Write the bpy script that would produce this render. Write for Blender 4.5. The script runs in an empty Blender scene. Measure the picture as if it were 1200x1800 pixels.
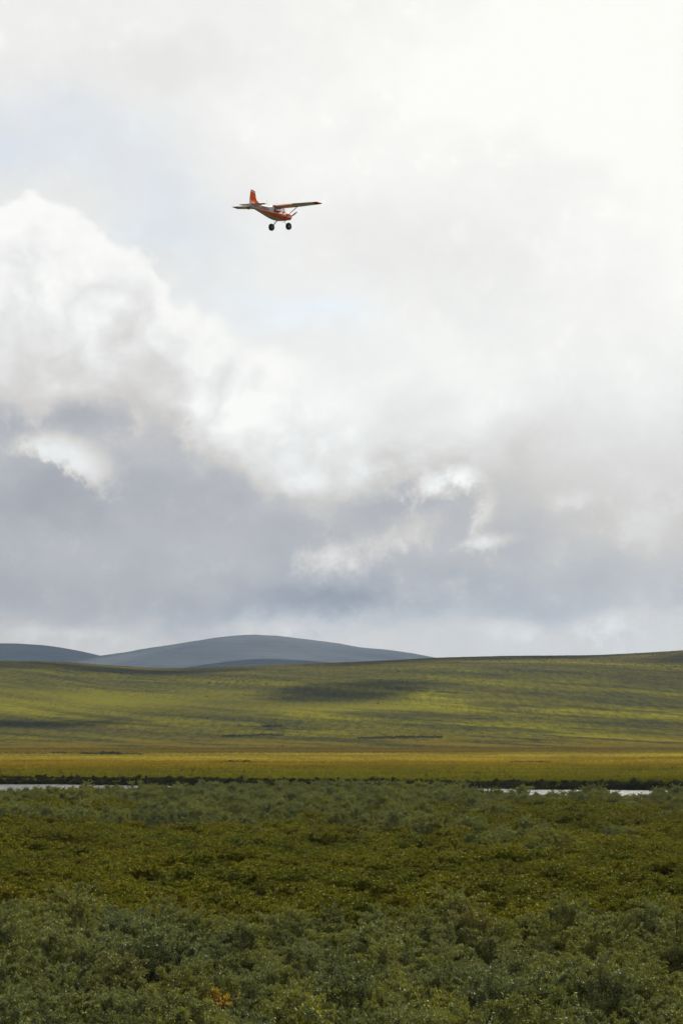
import bpy, bmesh, math, random
import numpy as np
from mathutils import Vector, Matrix, Euler

random.seed(7)
rng = np.random.default_rng(11)
D = bpy.data
scene = bpy.context.scene
COL = scene.collection
rad = math.radians

# ------------------------------------------------------------------ camera
EYE = 6.0
cam_d = D.cameras.new('camera')
cam_d.sensor_fit = 'HORIZONTAL'
cam_d.sensor_width = 24.0
cam_d.lens = 85.0
cam_d.clip_start = 0.5
cam_d.clip_end = 60000
cam = D.objects.new('camera', cam_d)
cam.location = (0, 0, EYE)
cam.rotation_euler = (rad(90 + 5.323), 0, 0)
COL.objects.link(cam)
scene.camera = cam

# ------------------------------------------------------------------ sun
SUN_AZ, SUN_EL = 28.0, 35.0            # degrees right of the view, degrees above the horizon
sun_dir = Vector((math.sin(rad(SUN_AZ)) * math.cos(rad(SUN_EL)),
                  math.cos(rad(SUN_AZ)) * math.cos(rad(SUN_EL)), math.sin(rad(SUN_EL))))
sl = D.lights.new('sun', 'SUN')
sl.energy = 5.0
sl.angle = rad(1.2)
sl.color = (1.0, 0.93, 0.80)
sun = D.objects.new('sun', sl)
sun.rotation_euler = sun_dir.to_track_quat('Z', 'Y').to_euler()
sun.location = (60, 90, 80)
COL.objects.link(sun)

# ------------------------------------------------------------------ exposure
scene.view_settings.view_transform = 'Standard'
scene.view_settings.look = 'None'
scene.view_settings.exposure = 0.7          # the photograph is exposed for the land, the sky nearly blown
scene.view_settings.gamma = 1.0
scene.view_settings.use_curve_mapping = False
scene.render.engine = 'CYCLES'
cy = scene.cycles
cy.use_denoising = True
cy.max_bounces = 6
cy.diffuse_bounces = 2
cy.glossy_bounces = 2
cy.transmission_bounces = 3
cy.transparent_max_bounces = 8
cy.volume_bounces = 1
cy.use_adaptive_sampling = True
cy.adaptive_threshold = 0.007
cy.adaptive_min_samples = 24
cy.sample_clamp_indirect = 4.0
cy.sample_clamp_direct = 5.0


# ------------------------------------------------------------------ node helper
class V:
    """a socket with arithmetic"""
    def __init__(self, t, s):
        self.t, self.s = t, s

    def _op(self, op, b=None, swap=False, c=None):
        n = self.t.nodes.new('ShaderNodeMath')
        n.operation = op
        a = [self, b, c]
        if swap:
            a = [b, self, c]
        for i, q in enumerate(a):
            if q is None:
                continue
            if isinstance(q, V):
                self.t.links.new(q.s, n.inputs[i])
            else:
                n.inputs[i].default_value = float(q)
        return V(self.t, n.outputs[0])

    def __add__(self, b): return self._op('ADD', b)
    __radd__ = __add__
    def __sub__(self, b): return self._op('SUBTRACT', b)
    def __rsub__(self, b): return self._op('SUBTRACT', b, True)
    def __mul__(self, b): return self._op('MULTIPLY', b)
    __rmul__ = __mul__
    def __truediv__(self, b): return self._op('DIVIDE', b)
    def __neg__(self): return self._op('MULTIPLY', -1.0)
    def exp(self): return self._op('EXPONENT')
    def abs(self): return self._op('ABSOLUTE')
    def mn(self, b): return self._op('MINIMUM', b)
    def mx(self, b): return self._op('MAXIMUM', b)
    def pow(self, b): return self._op('POWER', b)
    def clamp(self): return self.mn(1.0).mx(0.0)

    def step(self, a, b, lo=0.0, hi=1.0, kind='SMOOTHSTEP'):
        n = self.t.nodes.new('ShaderNodeMapRange')
        n.interpolation_type = kind
        n.clamp = True
        for i, q in enumerate((self, a, b, lo, hi)):
            if isinstance(q, V):
                self.t.links.new(q.s, n.inputs[i])
            else:
                n.inputs[i].default_value = float(q)
        return V(self.t, n.outputs[0])

    def ramp(self, stops, lo, hi, interp='LINEAR'):
        """stops: (value, colour) with values between lo and hi"""
        f = (self - lo) / (hi - lo)
        n = self.t.nodes.new('ShaderNodeValToRGB')
        n.color_ramp.interpolation = interp
        el = n.color_ramp.elements
        while len(el) < len(stops):
            el.new(0.5)
        for e, (p, c) in zip(el, stops):
            e.position = (p - lo) / (hi - lo)
            e.color = (*c, 1) if len(c) == 3 else c
        self.t.links.new(f.s, n.inputs[0])
        return V(self.t, n.outputs[0])

    def curve(self, pts, x0, x1, y0, y1):
        n = self.t.nodes.new('ShaderNodeFloatCurve')
        c = n.mapping.curves[0]
        q = [((a - x0) / (x1 - x0), (b - y0) / (y1 - y0)) for a, b in pts]
        c.points[0].location = q[0]
        c.points[-1].location = q[-1]
        for a in q[1:-1]:
            c.points.new(*a)
        n.mapping.update()
        f = ((self - x0) / (x1 - x0)).clamp()
        self.t.links.new(f.s, n.inputs['Value'])
        return V(self.t, n.outputs[0]) * (y1 - y0) + y0


def vmath(t, op, a, b):
    n = t.nodes.new('ShaderNodeVectorMath')
    n.operation = op
    for i, q in enumerate((a, b)):
        if q is None:
            continue
        if hasattr(q, 'is_linked') or isinstance(q, bpy.types.NodeSocket):
            t.links.new(q, n.inputs[i])
        elif isinstance(q, (tuple, list)):
            n.inputs[i].default_value = q
    return n.outputs[0]


def noise(t, vec, scale, detail=4.0, rough=0.55, dist=0.0, lac=2.0, colour=False):
    n = t.nodes.new('ShaderNodeTexNoise')
    n.inputs['Scale'].default_value = scale
    n.inputs['Detail'].default_value = detail
    n.inputs['Roughness'].default_value = rough
    n.inputs['Lacunarity'].default_value = lac
    n.inputs['Distortion'].default_value = dist
    if vec is not None:
        t.links.new(vec, n.inputs['Vector'])
    if colour:
        s = t.nodes.new('ShaderNodeSeparateColor')
        t.links.new(n.outputs['Color'], s.inputs[0])
        return [V(t, s.outputs[i]) for i in range(3)]
    return V(t, n.outputs['Fac'])


def mixc(t, f, a, b, blend='MIX'):
    n = t.nodes.new('ShaderNodeMix')
    n.data_type = 'RGBA'
    n.blend_type = blend
    n.clamp_factor = True
    for i, q in ((0, f), (6, a), (7, b)):
        if isinstance(q, V):
            t.links.new(q.s, n.inputs[i])
        elif isinstance(q, (tuple, list)):
            n.inputs[i].default_value = (*q, 1) if len(q) == 3 else q
        else:
            n.inputs[i].default_value = q
    return V(t, n.outputs[2])


def sepxyz(t, s):
    n = t.nodes.new('ShaderNodeSeparateXYZ')
    t.links.new(s, n.inputs[0])
    return [V(t, n.outputs[i]) for i in range(3)]


def combxyz(t, x, y, z):
    n = t.nodes.new('ShaderNodeCombineXYZ')
    for i, q in enumerate((x, y, z)):
        if isinstance(q, V):
            t.links.new(q.s, n.inputs[i])
        else:
            n.inputs[i].default_value = q
    return n.outputs[0]


# ------------------------------------------------------------------ world: clear sky behind layered cloud
world = D.worlds.new('World')
scene.world = world
world.use_nodes = True
wt = world.node_tree
wt.nodes.clear()
out = wt.nodes.new('ShaderNodeOutputWorld')
tc = wt.nodes.new('ShaderNodeTexCoord')
DIR = tc.outputs['Generated']
dx, dy, dz = sepxyz(wt, DIR)
az = dx._op('ARCTAN2', dy) * 57.2958           # degrees right of north
el = dz.mn(0.9999).mx(-0.9999)._op('ARCSINE') * 57.2958

sky = wt.nodes.new('ShaderNodeTexSky')
sky.sky_type = 'NISHITA'
sky.sun_disc = False
sky.sun_elevation = rad(SUN_EL)
sky.sun_rotation = rad(SUN_AZ)
sky.air_density = 1.0
sky.dust_density = 1.5

flat = combxyz(wt, dx, dy, dz * 1.3)
wr, wg, wb = noise(wt, flat, 21.0, 7.0, 0.60, colour=True)
n_big = noise(wt, flat, 8.0, 3.0, 0.5)
n_bil = noise(wt, flat, 52.0, 6.0, 0.58)
n_fin = noise(wt, DIR, 105.0, 5.0, 0.66)


def mad(a, m, c):
    """a * m + c"""
    return a._op('MULTIPLY_ADD', m, c=c)


wa = mad(wr, 2.0, -1.0)
we = mad(wg, 2.0, -1.0)
wc = mad(wb, 2.0, -1.0)
bil = mad(n_bil, 2.0, -1.0)
fin = mad(n_fin, 2.0, -1.0)
big = mad(n_big, 2.0, -1.0)
A1 = mad(wa, 1.7, az)
E1 = mad(we, 1.3, el)
A2 = mad(fin, 0.22, mad(wa, 1.0, az))
E2 = mad(fin, 0.22, mad(we, 0.7, el))
A3 = mad(fin, 0.55, mad(wa, 1.1, az))
E3 = mad(wb, 0.9, mad(bil, 0.30, mad(we, 0.8, el))) - 0.45
P1 = combxyz(wt, A1, E1, 0.0)
P2 = combxyz(wt, A3, E3, 0.0)
P3 = combxyz(wt, mad(fin, 0.34, mad(bil, 0.22, az)), mad(fin, 0.30, mad(wa, 0.30, el)), 0.0)


def lobe(cx, cy, rx, ry, rot=0.0, warp=2):
    """soft oval in the sky: bearing, height, half axes and tilt in degrees"""
    mp = wt.nodes.new('ShaderNodeMapping')
    mp.vector_type = 'TEXTURE'
    mp.inputs['Location'].default_value = (cx, cy, 0)
    mp.inputs['Rotation'].default_value = (0, 0, rad(rot))
    mp.inputs['Scale'].default_value = (rx, ry, 1)
    wt.links.new({1: P1, 2: P2, 3: P3}[warp], mp.inputs[0])
    dt = wt.nodes.new('ShaderNodeVectorMath')
    dt.operation = 'DOT_PRODUCT'
    wt.links.new(mp.outputs[0], dt.inputs[0])
    wt.links.new(mp.outputs[0], dt.inputs[1])
    pw = wt.nodes.new('ShaderNodeMath')
    pw.operation = 'POWER'
    pw.inputs[0].default_value = 0.36788
    wt.links.new(dt.outputs['Value'], pw.inputs[1])
    return V(wt, pw.outputs[0])


dist_sun = (dx * sun_dir.x + dy * sun_dir.y + dz * sun_dir.z)      # cosine from the sun
near_sun = dist_sun.step(0.60, 1.0)

# light upper cloud sheet
upper = mad(near_sun, 0.175, mad(big, 0.09, mad(wc, 0.09, mad(bil, 0.035, 0.765))))
upper = mad(az.step(-7, 9), 0.03, upper)
# grey lower deck, a little lighter towards the sun
low = mad(bil, 0.35, mad(we, 1.0, el)).curve([(0, .58), (1.6, .615), (2.1, .615), (2.6, .545), (3.2, .445), (4.0, .455), (5.2, .468), (6.4, .47), (8.0, .53), (10, .60)], 0, 10, 0.3, 0.7)
low = mad(az.step(0.0, 9.0) * el.step(2.4, 6.5), 0.23, low)
low = mad(bil, 0.035, mad(wc, 0.10, mad(big, 0.03, low)))
# height at which the white cloud passes into the grey deck
edge_low = A1.curve([(-16, 9.0), (-8.12, 9.2), (-6.77, 8.9), (-5.6, 8.9), (-4.48, 8.7), (-3.66, 7.6), (-2.71, 6.8), (-1.36, 6.5), (0, 6.4),
                     (1.36, 6.5), (2.71, 6.65), (4.07, 7.0), (5.42, 7.4), (8.12, 8.0), (16, 8.8)], -16, 16, 5, 13)
soft_low = az.curve([(-16, 1.2), (-8, 1.4), (-5, 1.7), (-3, 1.0), (0, .8), (2.5, 1.0), (5, 1.9), (8, 2.4), (16, 2.4)], -16, 16, 0, 3)
dl = mad(bil, 0.45, E1) - edge_low
body = dl.step(-soft_low, soft_low)
L = low + (upper - low) * body

# the big cumulus on the left with its crisp white crest
crest = A2.curve([(-16, 11.6), (-10.5, 12.3), (-8.17, 12.55), (-7.36, 12.85), (-6.68, 12.42), (-5.59, 11.95), (-4.78, 11.73), (-4.3, 11.05),
                  (-3.68, 10.54), (-2.73, 10.05), (-1.77, 9.49), (-0.82, 9.02), (0.6, 8.7), (4, 8.4), (16, 8.0)], -16, 16, 5, 15)
n_puf = noise(wt, combxyz(wt, mad(wa, 0.008, dx), dy, mad(we, 0.008, dz)), 30.0, 3.5, 0.52)
pf = mad(n_puf, 2.0, -1.0).abs() * 2.2                # rounded heads with sharp creases between them
dc = crest - E2 + (pf - 0.35) * 0.55
soft_c = az.curve([(-16, .3), (-5, .28), (-3.5, .5), (-2, 1.0), (0, 1.7), (16, 2.5)], -16, 16, 0, 3)
cum = dc.step(-0.12, soft_c) * az.step(-1.0, 2.0, 1.0, 0.0) * az.step(-40, -20)
depth = mad(bil, -0.5, mad(we, -0.5, dc))
cum_l = depth.curve([(-1, .97), (0.2, .985), (1.0, .955), (2.2, .88), (3.2, .77), (4.4, .61), (6, .47), (9, .42)], -1, 9, 0.3, 1.1)
cum_l = mad((pf - 0.42) * depth.step(0.0, 1.4), 0.32, mad(bil, 0.09, cum_l)).mn(0.99)
keep = dl.step(-1.5, 0.7)                          # low down it melts into the grey deck
L = L + (cum_l - L) * (cum * keep)

# lighter lobes and shaded hollows
for (cx, cy, rx, ry, rot, amp) in ((-7.3, 9.8, 1.1, 1.5, 0, .10), (-5.3, 9.9, .6, 1.4, -20, -.08), (-3.9, 9.0, 1.4, .9, -30, -.07),
                                   (-6.9, 7.55, 1.7, .55, 0, -.13), (-2.4, 7.6, 1.4, .9, 10, .07), (-5.0, 7.8, 1.8, .9, 0, .06), (3.0, 8.6, 2.6, .8, -20, .05), (1.6, 7.6, 1.8, .5, 15, -.05),
                                   (-0.5, 3.15, 1.9, .5, 4, -.18), (-7.2, 5.8, 2.6, .6, 0, -.10), (0.7, 5.6, 1.6, .5, 5, -.04),
                                   (3.6, 3.4, 2.4, .5, 8, -.03), (-6.0, 13.7, 3.0, 1.0, -15, -.05), (-3.4, 11.7, 1.7, .8, -35, -.06), (-1.0, 12.4, 2.8, .9, -15, -.035), (3.0, 11.2, 3.2, .8, -12, -.04), (5.5, 13.2, 3.0, .7, -15, -.04),
                                   (-4.5, 15.6, 4.0, .8, 10, -.03), (2.4, 15.0, 2.4, .7, -25, .05)):
    L = mad(lobe(cx, cy, rx, ry, rot, 1), amp, L)


# ragged bright scraps of cloud in front of the deck
rag = mad(fin, 0.85, bil * 0.45)


def scrap(L, cx, cy, rx, ry, rot, amp, thr=0.16, wid=1.15):
    return mad((lobe(cx, cy, rx, ry, rot, 3) + rag).step(thr, thr + wid) * lobe(cx, cy, rx * 1.5, ry * 1.5, rot), amp, L)


arch = lobe(-6.60, 6.40, 1.08, .62, -16, 3) * 1.25 - lobe(-6.98, 5.98, .80, .52, -14, 3) * 1.6
arch = mad(rag, 0.50, arch).step(0.0, 0.95)
L = mad(arch, 0.42, L)
for s in ((2.1, 5.9, 1.1, .46, 24, .42), (2.9, 6.15, .6, .3, 0, .30), (3.35, 5.35, .36, .70, -18, .33), (3.5, 4.60, .85, .24, 6, .32), (0.0, 4.25, 1.25, .55, 14, .28),
          (1.6, 4.85, 1.3, .5, 22, .15), (-7.35, 7.62, .6, .30, 8, .16), (-4.88, 7.45, .30, .5, 20, .15), (5.35, 5.5, .9, .28, 14, .14),
          (7.1, 4.95, 1.2, .75, 15, .12), (6.4, 2.75, 1.3, .42, 8, .24), (4.2, 2.55, 1.6, .35, 0, .12), (-6.4, 2.38, 2.0, .26, -2, .14),
          (-1.6, 2.62, 2.4, .24, 0, .08), (2.0, 3.4, 2.0, .45, 10, .07)):
    L = scrap(L, *s)

# glare of the hidden sun through the thin sheet, upper right
L = mad(lobe(8.5, 16.5, 6.0, 6.0, 25, 1), 0.13, L)
# elsewhere: the same broken cloud all round
gen = mad(near_sun, 0.40, mad(big, 0.20, mad(bil, 0.06, 0.39)))
infront = az.abs().step(10.0, 24.0, 1.0, 0.0) * el.step(17.5, 32.0, 1.0, 0.0)
L = gen + (L - gen) * infront
L = L.mn(1.0).mx(0.2)
cloud_col = L.ramp([(0.2, (.20, .21, .25)), (0.40, (.398, .397, .422)), (0.50, (.512, .500, .506)), (0.60, (.636, .602, .570)), (0.72, (.742, .720, .700)), (0.86, (.868, .866, .852)), (1.05, (1.06, 1.05, 1.015))], 0.2, 1.05)

warm = wt.nodes.new('ShaderNodeMix'); warm.data_type = 'RGBA'; warm.blend_type = 'MULTIPLY'
wt.links.new((near_sun * 0.35).s, warm.inputs[0])
wt.links.new(cloud_col.s, warm.inputs[6])
warm.inputs[7].default_value = (1.03, 1.0, .93, 1)          # the veiled sun warms the cloud round it
cloud_col = V(wt, warm.outputs[2])
# thin places where the blue comes through
blue = lobe(-7.6, 14.0, 2.6, .9, 5, 1) * 0.40 + lobe(-4.2, 12.3, 1.8, .9, -30, 1) * 0.40 + lobe(-1.2, 10.05, 1.6, .45, -14, 1) * 0.45 + lobe(-0.4, 9.85, .5, .25, 0, 1) * 0.25
blue = blue * (1.0 - cum) * (0.5 + n_bil) * infront
blue = blue + (1.0 - infront) * big.step(0.15, 0.6) * 0.5
bg_sky = wt.nodes.new('ShaderNodeBackground')
bg_sky.inputs['Strength'].default_value = 0.068
wt.links.new(sky.outputs[0], bg_sky.inputs['Color'])
bg_cl = wt.nodes.new('ShaderNodeBackground')
bg_cl.inputs['Strength'].default_value = 0.600
wt.links.new(cloud_col.s, bg_cl.inputs['Color'])
mx = wt.nodes.new('ShaderNodeMixShader')
wt.links.new(blue.clamp().s, mx.inputs[0])
wt.links.new(bg_cl.outputs[0], mx.inputs[1])
wt.links.new(bg_sky.outputs[0], mx.inputs[2])
wt.links.new(mx.outputs[0], out.inputs['Surface'])
world.cycles.sampling_method = 'MANUAL'
world.cycles.sample_map_resolution = 512


# ------------------------------------------------------------------ general helpers
def tag(o, label=None, cat=None, group=None, kind=None):
    if label: o['label'] = label
    if cat: o['category'] = cat
    if group: o['group'] = group
    if kind: o['kind'] = kind
    return o


def mesh_obj(name, verts, faces, mats=(), parent=None, smooth=False, link=True):
    me = D.meshes.new(name)
    me.from_pydata([tuple(v) for v in verts], [], [tuple(f) for f in faces])
    for m in (mats if isinstance(mats, (list, tuple)) else [mats]):
        me.materials.append(m)
    if smooth:
        me.polygons.foreach_set('use_smooth', [True] * len(me.polygons))
    me.update()
    o = D.objects.new(name, me)
    if link:
        COL.objects.link(o)
    if parent is not None:
        o.parent = parent
    return o


def empty(name, loc=(0, 0, 0)):
    o = D.objects.new(name, None)
    o.empty_display_size = 0.3
    o.location = loc
    COL.objects.link(o)
    return o


def new_mat(name):
    m = D.materials.new(name)
    m.use_nodes = True
    t = m.node_tree
    t.nodes.clear()
    o = t.nodes.new('ShaderNodeOutputMaterial')
    return m, t, o


def principled(t, o, colour, rough=0.6, spec=0.5, metallic=0.0, bump=None, coat=0.0):
    p = t.nodes.new('ShaderNodeBsdfPrincipled')
    if isinstance(colour, V):
        t.links.new(colour.s, p.inputs['Base Color'])
    else:
        p.inputs['Base Color'].default_value = (*colour, 1)
    if isinstance(rough, V):
        t.links.new(rough.s, p.inputs['Roughness'])
    else:
        p.inputs['Roughness'].default_value = rough
    p.inputs['Specular IOR Level'].default_value = spec
    p.inputs['Metallic'].default_value = metallic
    p.inputs['Coat Weight'].default_value = coat
    p.inputs['Coat Roughness'].default_value = 0.15
    if bump is not None:
        h, strength, distance = bump
        b = t.nodes.new('ShaderNodeBump')
        b.inputs['Strength'].default_value = strength
        b.inputs['Distance'].default_value = distance
        t.links.new(h.s, b.inputs['Height'])
        t.links.new(b.outputs[0], p.inputs['Normal'])
    if o is not None:
        t.links.new(p.outputs[0], o.inputs['Surface'])
    return p


# value noise for the terrain
_lat = np.random.default_rng(5).random((256, 256))


def vnoise(x, y):
    xi = np.floor(x).astype(int); yi = np.floor(y).astype(int)
    fx = x - xi; fy = y - yi
    fx = fx * fx * (3 - 2 * fx); fy = fy * fy * (3 - 2 * fy)
    g = lambda a, b: _lat[a % 256, b % 256]
    return (g(xi, yi) * (1 - fx) + g(xi + 1, yi) * fx) * (1 - fy) + (g(xi, yi + 1) * (1 - fx) + g(xi + 1, yi + 1) * fx) * fy


def fbm(x, y, o=4):
    s = 0; a = 0.5; f = 1.0
    for i in range(o):
        s = s + a * (vnoise(x * f + 17.3 * i, y * f + 9.1 * i) - 0.5) * 2
        f *= 2.03; a *= 0.5
    return s


# ------------------------------------------------------------------ terrain
WATER_Z = -1.0


def near_bank(x):      # distance of the near bank of the river
    x = np.asarray(x, float)
    return np.interp(x, [-400, -60, -28, -20, 0, 12, 20, 40, 60, 400], [330, 288, 286, 300, 306, 292, 258, 252, 246, 200]) + 3.0 * np.sin(x * 0.21)


def far_bank(x):
    x = np.asarray(x, float)
    return np.interp(x, [-400, -52, 0, 42, 400], [520, 364, 342, 322, 160]) + 2.0 * np.sin(x * 0.13 + 1) + 1.2 * np.sin(x * 0.41)


def ground_z(x, y):
    x = np.asarray(x, float); y = np.asarray(y, float)
    nb, fb = near_bank(x), far_bank(x)
    z = np.interp(y, [0, 90, 200, 250, 310], [0.0, 0.0, -0.40, -0.68, -0.85])
    z = z + 0.28 * fbm(x / 16.0, y / 22.0, 3) * np.clip((nb - y) / 60, 0.25, 1)
    z = np.where(y > (nb + fb) / 2, -0.30 + 0.22 * fbm(x / 60.0 + 3, y / 90.0, 3), z)
    d = np.minimum(y - nb, fb - y)                       # > 0 inside the channel
    k = np.clip((d + 2.0) / 5.0, 0, 1); k = k * k * (3 - 2 * k)
    z = z * (1 - k) + (-2.2) * k
    # under the open country behind the first hill the sheet lies a little lower
    z = z - np.clip((y - 1500) / 500, 0, 1) * 3.0
    return z


def grid_mesh(name, xs, ys, zf, mat):
    X, Y = np.meshgrid(xs, ys)
    Z = zf(X, Y)
    nx, ny = len(xs), len(ys)
    v = np.stack([X.ravel(), Y.ravel(), Z.ravel()], 1)
    i = np.arange(nx * ny).reshape(ny, nx)
    f = np.stack([i[:-1, :-1].ravel(), i[:-1, 1:].ravel(), i[1:, 1:].ravel(), i[1:, :-1].ravel()], 1)
    me = D.meshes.new(name)
    me.vertices.add(len(v)); me.vertices.foreach_set('co', v.astype(np.float32).ravel())
    me.loops.add(len(f) * 4); me.loops.foreach_set('vertex_index', f.ravel().astype(np.int32))
    me.polygons.add(len(f)); me.polygons.foreach_set('loop_start', np.arange(0, len(f) * 4, 4, dtype=np.int32))
    me.polygons.foreach_set('use_smooth', np.ones(len(f), bool))
    me.update(calc_edges=True)
    me.materials.append(mat)
    o = D.objects.new(name, me)
    COL.objects.link(o)
    return o


def zone_colour(t, px, py, pos):
    """tundra colour by place: the belts of shrub and sedge that run along the valley"""
    stretch = combxyz(t, px * 0.35, py, 0.0)
    w1 = noise(t, stretch, 0.010, 3, 0.5)
    w2 = noise(t, stretch, 0.05, 4, 0.6)
    w3 = noise(t, combxyz(t, px, py * 0.8, 3.0), 0.012, 3, 0.5)
    yy = py + (w1 - 0.5) * 220.0 + (w2 - 0.5) * 110.0 + (w3 - 0.5) * 260.0 * py.step(420, 700) - px * 0.10
    c = yy.ramp([(0, (.016, .016, .007)), (300, (.019, .020, .007)), (345, (.111, .111, .010)), (420, (.174, .157, .010)), (500, (.204, .169, .011)),
                 (570, (.311, .204, .016)), (640, (.370, .281, .026)), (820, (.429, .363, .056)), (930, (.252, .204, .026)), (1000, (.148, .122, .016)),
                 (1090, (.215, .141, .016)), (1180, (.118, .096, .013)), (1300, (.141, .092, .012)), (1420, (.104, .085, .012)), (1600, (.089, .078, .011))], 0, 1600)
    spots = noise(t, combxyz(t, px * 0.5, py * 0.35, 0.0), 0.09, 4, 0.65)
    c = mixc(t, spots.step(0.46, 0.66) * py.step(330, 420) * 0.60, c, (.096, .096, .016))
    broad = noise(t, combxyz(t, px * 0.6, py * 0.5, 7.0), 0.016, 3, 0.5)
    c = mixc(t, broad.step(0.42, 0.66) * py.step(380, 520) * 0.5, c, (.163, .100, .012))
    lines = noise(t, combxyz(t, px * 0.10, py, 5.0), 0.034, 4, 0.6)
    c = mixc(t, lines.step(0.50, 0.64) * py.step(340, 420) * 0.55, c, (.100, .104, .018))
    c = mixc(t, lines.step(0.44, 0.34) * py.step(420, 560) * 0.55, c, (.340, .222, .018))
    fine = noise(t, pos, 0.9, 3, 0.6)
    c = mixc(t, fine.step(0.35, 0.8) * 0.45, c, mixc(t, 1.0, c, (.45, .5, .45), 'MULTIPLY'))
    return c


def ground_material():
    m, t, o = new_mat('tundra_ground')
    g = t.nodes.new('ShaderNodeNewGeometry')
    px, py, pz = sepxyz(t, g.outputs['Position'])
    c = zone_colour(t, px, py, g.outputs['Position'])
    h = noise(t, g.outputs['Position'], 1.7, 5, 0.65)
    principled(t, o, c, 0.9, 0.0, bump=(h, 0.8, 0.25))
    return m


def hill_colour(t, px, py, pz):
    # drainage runs slantwise down the slope
    s = (px * 0.60 - py * 0.80)
    q = (px * 0.80 + py * 0.60)
    v_streak = combxyz(t, s * 0.22, q, 0.0)
    v_patch = combxyz(t, s * 0.45, q, 0.0)
    streak = noise(t, v_streak, 0.028, 6, 0.62)
    patch = noise(t, v_patch, 0.0052, 4, 0.55, 0.4)
    mid = noise(t, v_streak, 0.011, 5, 0.6, 0.3)
    small = noise(t, combxyz(t, px, py * 0.12, 0.0), 0.22, 5, 0.7)
    thread = noise(t, combxyz(t, s * 0.10, q, 0.0), 0.075, 4, 0.6)
    c = mixc(t, patch.step(0.36, 0.64), (.071, .066, .009), (.112, .105, .007))  # broad plant tones, with sun and cloud dapple painted into them
    c = mixc(t, (mid * 0.6 + patch * 0.4).step(0.50, 0.66) * 0.85, c, (.198, .184, .007))
    c = mixc(t, mid.step(0.50, 0.36) * 0.8, c, (.058, .049, .013))
    c = mixc(t, streak.step(0.54, 0.40) * 0.80, c, (.040, .040, .013))
    c = mixc(t, streak.step(0.60, 0.72) * 0.40, c, (.180, .151, .007))
    shrub = noise(t, v_patch, 0.021, 4, 0.6, 0.8)
    c = mixc(t, shrub.step(0.63, 0.67) * 0.85, c, (.020, .023, .014))
    c = mixc(t, thread.step(0.56, 0.68) * 0.55, c, (.040, .043, .016))
    c = mixc(t, small.step(0.38, 0.64) * 0.85, c, mixc(t, 1.0, c, (.50, .52, .60), 'MULTIPLY'))
    # yellow-green patches on the middle slope, sunlight painted into their colour
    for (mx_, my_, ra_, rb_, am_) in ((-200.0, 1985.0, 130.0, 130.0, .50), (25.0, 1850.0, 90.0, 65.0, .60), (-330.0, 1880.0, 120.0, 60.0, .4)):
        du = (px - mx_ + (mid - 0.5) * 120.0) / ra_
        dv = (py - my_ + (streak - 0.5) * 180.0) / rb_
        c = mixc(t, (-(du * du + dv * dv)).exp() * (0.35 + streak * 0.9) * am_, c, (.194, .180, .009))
    # reddish dwarf birch along the foot, browner crest
    c = mixc(t, py.step(1560, 1400) * streak.step(0.40, 0.60) * 0.6, c, (.126, .079, .007))
    c = mixc(t, pz.step(62, 92) * 0.55, c, (.090, .071, .022))
    return c


def hill_material():
    m, t, o = new_mat('tundra_hillside')
    g = t.nodes.new('ShaderNodeNewGeometry')
    px, py, pz = sepxyz(t, g.outputs['Position'])
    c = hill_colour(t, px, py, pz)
    h = noise(t, g.outputs['Position'], 0.35, 5, 0.65)
    principled(t, o, c, 0.95, 0.0, bump=(h, 0.7, 1.2))
    return m


def far_hill_material():
    m, t, o = new_mat('far_tundra')
    g = t.nodes.new('ShaderNodeNewGeometry')
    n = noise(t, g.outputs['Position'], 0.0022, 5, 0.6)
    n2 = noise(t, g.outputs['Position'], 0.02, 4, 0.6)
    c = mixc(t, (n * 0.7 + n2 * 0.3).step(0.35, 0.65), (.042, .049, .064), (.080, .085, .098))  # blue of the distant haze partly painted into both tones
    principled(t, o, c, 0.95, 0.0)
    return m


M_GROUND = ground_material()
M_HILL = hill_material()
M_FAR = far_hill_material()

ex = np.concatenate([np.linspace(-14000, -900, 24), np.linspace(-840, -150, 40), np.linspace(-144, 144, 145), np.linspace(150, 840, 40), np.linspace(900, 14000, 24)])
ey = np.concatenate([np.linspace(-14000, -600, 16), np.linspace(-500, 10, 12), np.linspace(14, 420, 204), np.linspace(426, 1600, 140), np.linspace(1700, 14000, 30)])
ground = tag(grid_mesh('ground', ex, ey, ground_z, M_GROUND), 'flat tundra plain with belts of golden sedge', None, None, 'structure')


def ridge_mesh(name, xs, ys, shape, az_el, mat, eye=EYE):
    """heightfield whose crest stands at the given elevation (degrees) for each bearing"""
    X, Y = np.meshgrid(xs, ys)
    S, add = shape(X, Y)
    a = np.array([p[0] for p in az_el]); e = np.array([p[1] for p in az_el])
    scale = np.ones(len(xs)) * 60.0
    for it in range(8):
        Z = S * scale[None, :] + add
        el_ = np.degrees(np.arctan2(Z - eye, np.hypot(X, Y)))
        k = el_.argmax(0)
        jj = np.arange(len(xs))
        bearing = np.degrees(np.arctan2(xs, ys[k]))
        want = np.interp(bearing, a, e)
        dist = np.hypot(xs, ys[k])
        need = eye + dist * np.tan(np.radians(want)) - add[k, jj]
        scale = 0.3 * scale + 0.7 * need / np.maximum(S[k, jj], 0.2)
        ker = np.ones(5) / 5
        scale = np.convolve(np.pad(scale, 2, mode='edge'), ker, 'valid')
    Z = S * scale[None, :] + add
    fn = lambda xx, yy: Z
    return grid_mesh(name, xs, ys, fn, mat), Z


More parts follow.
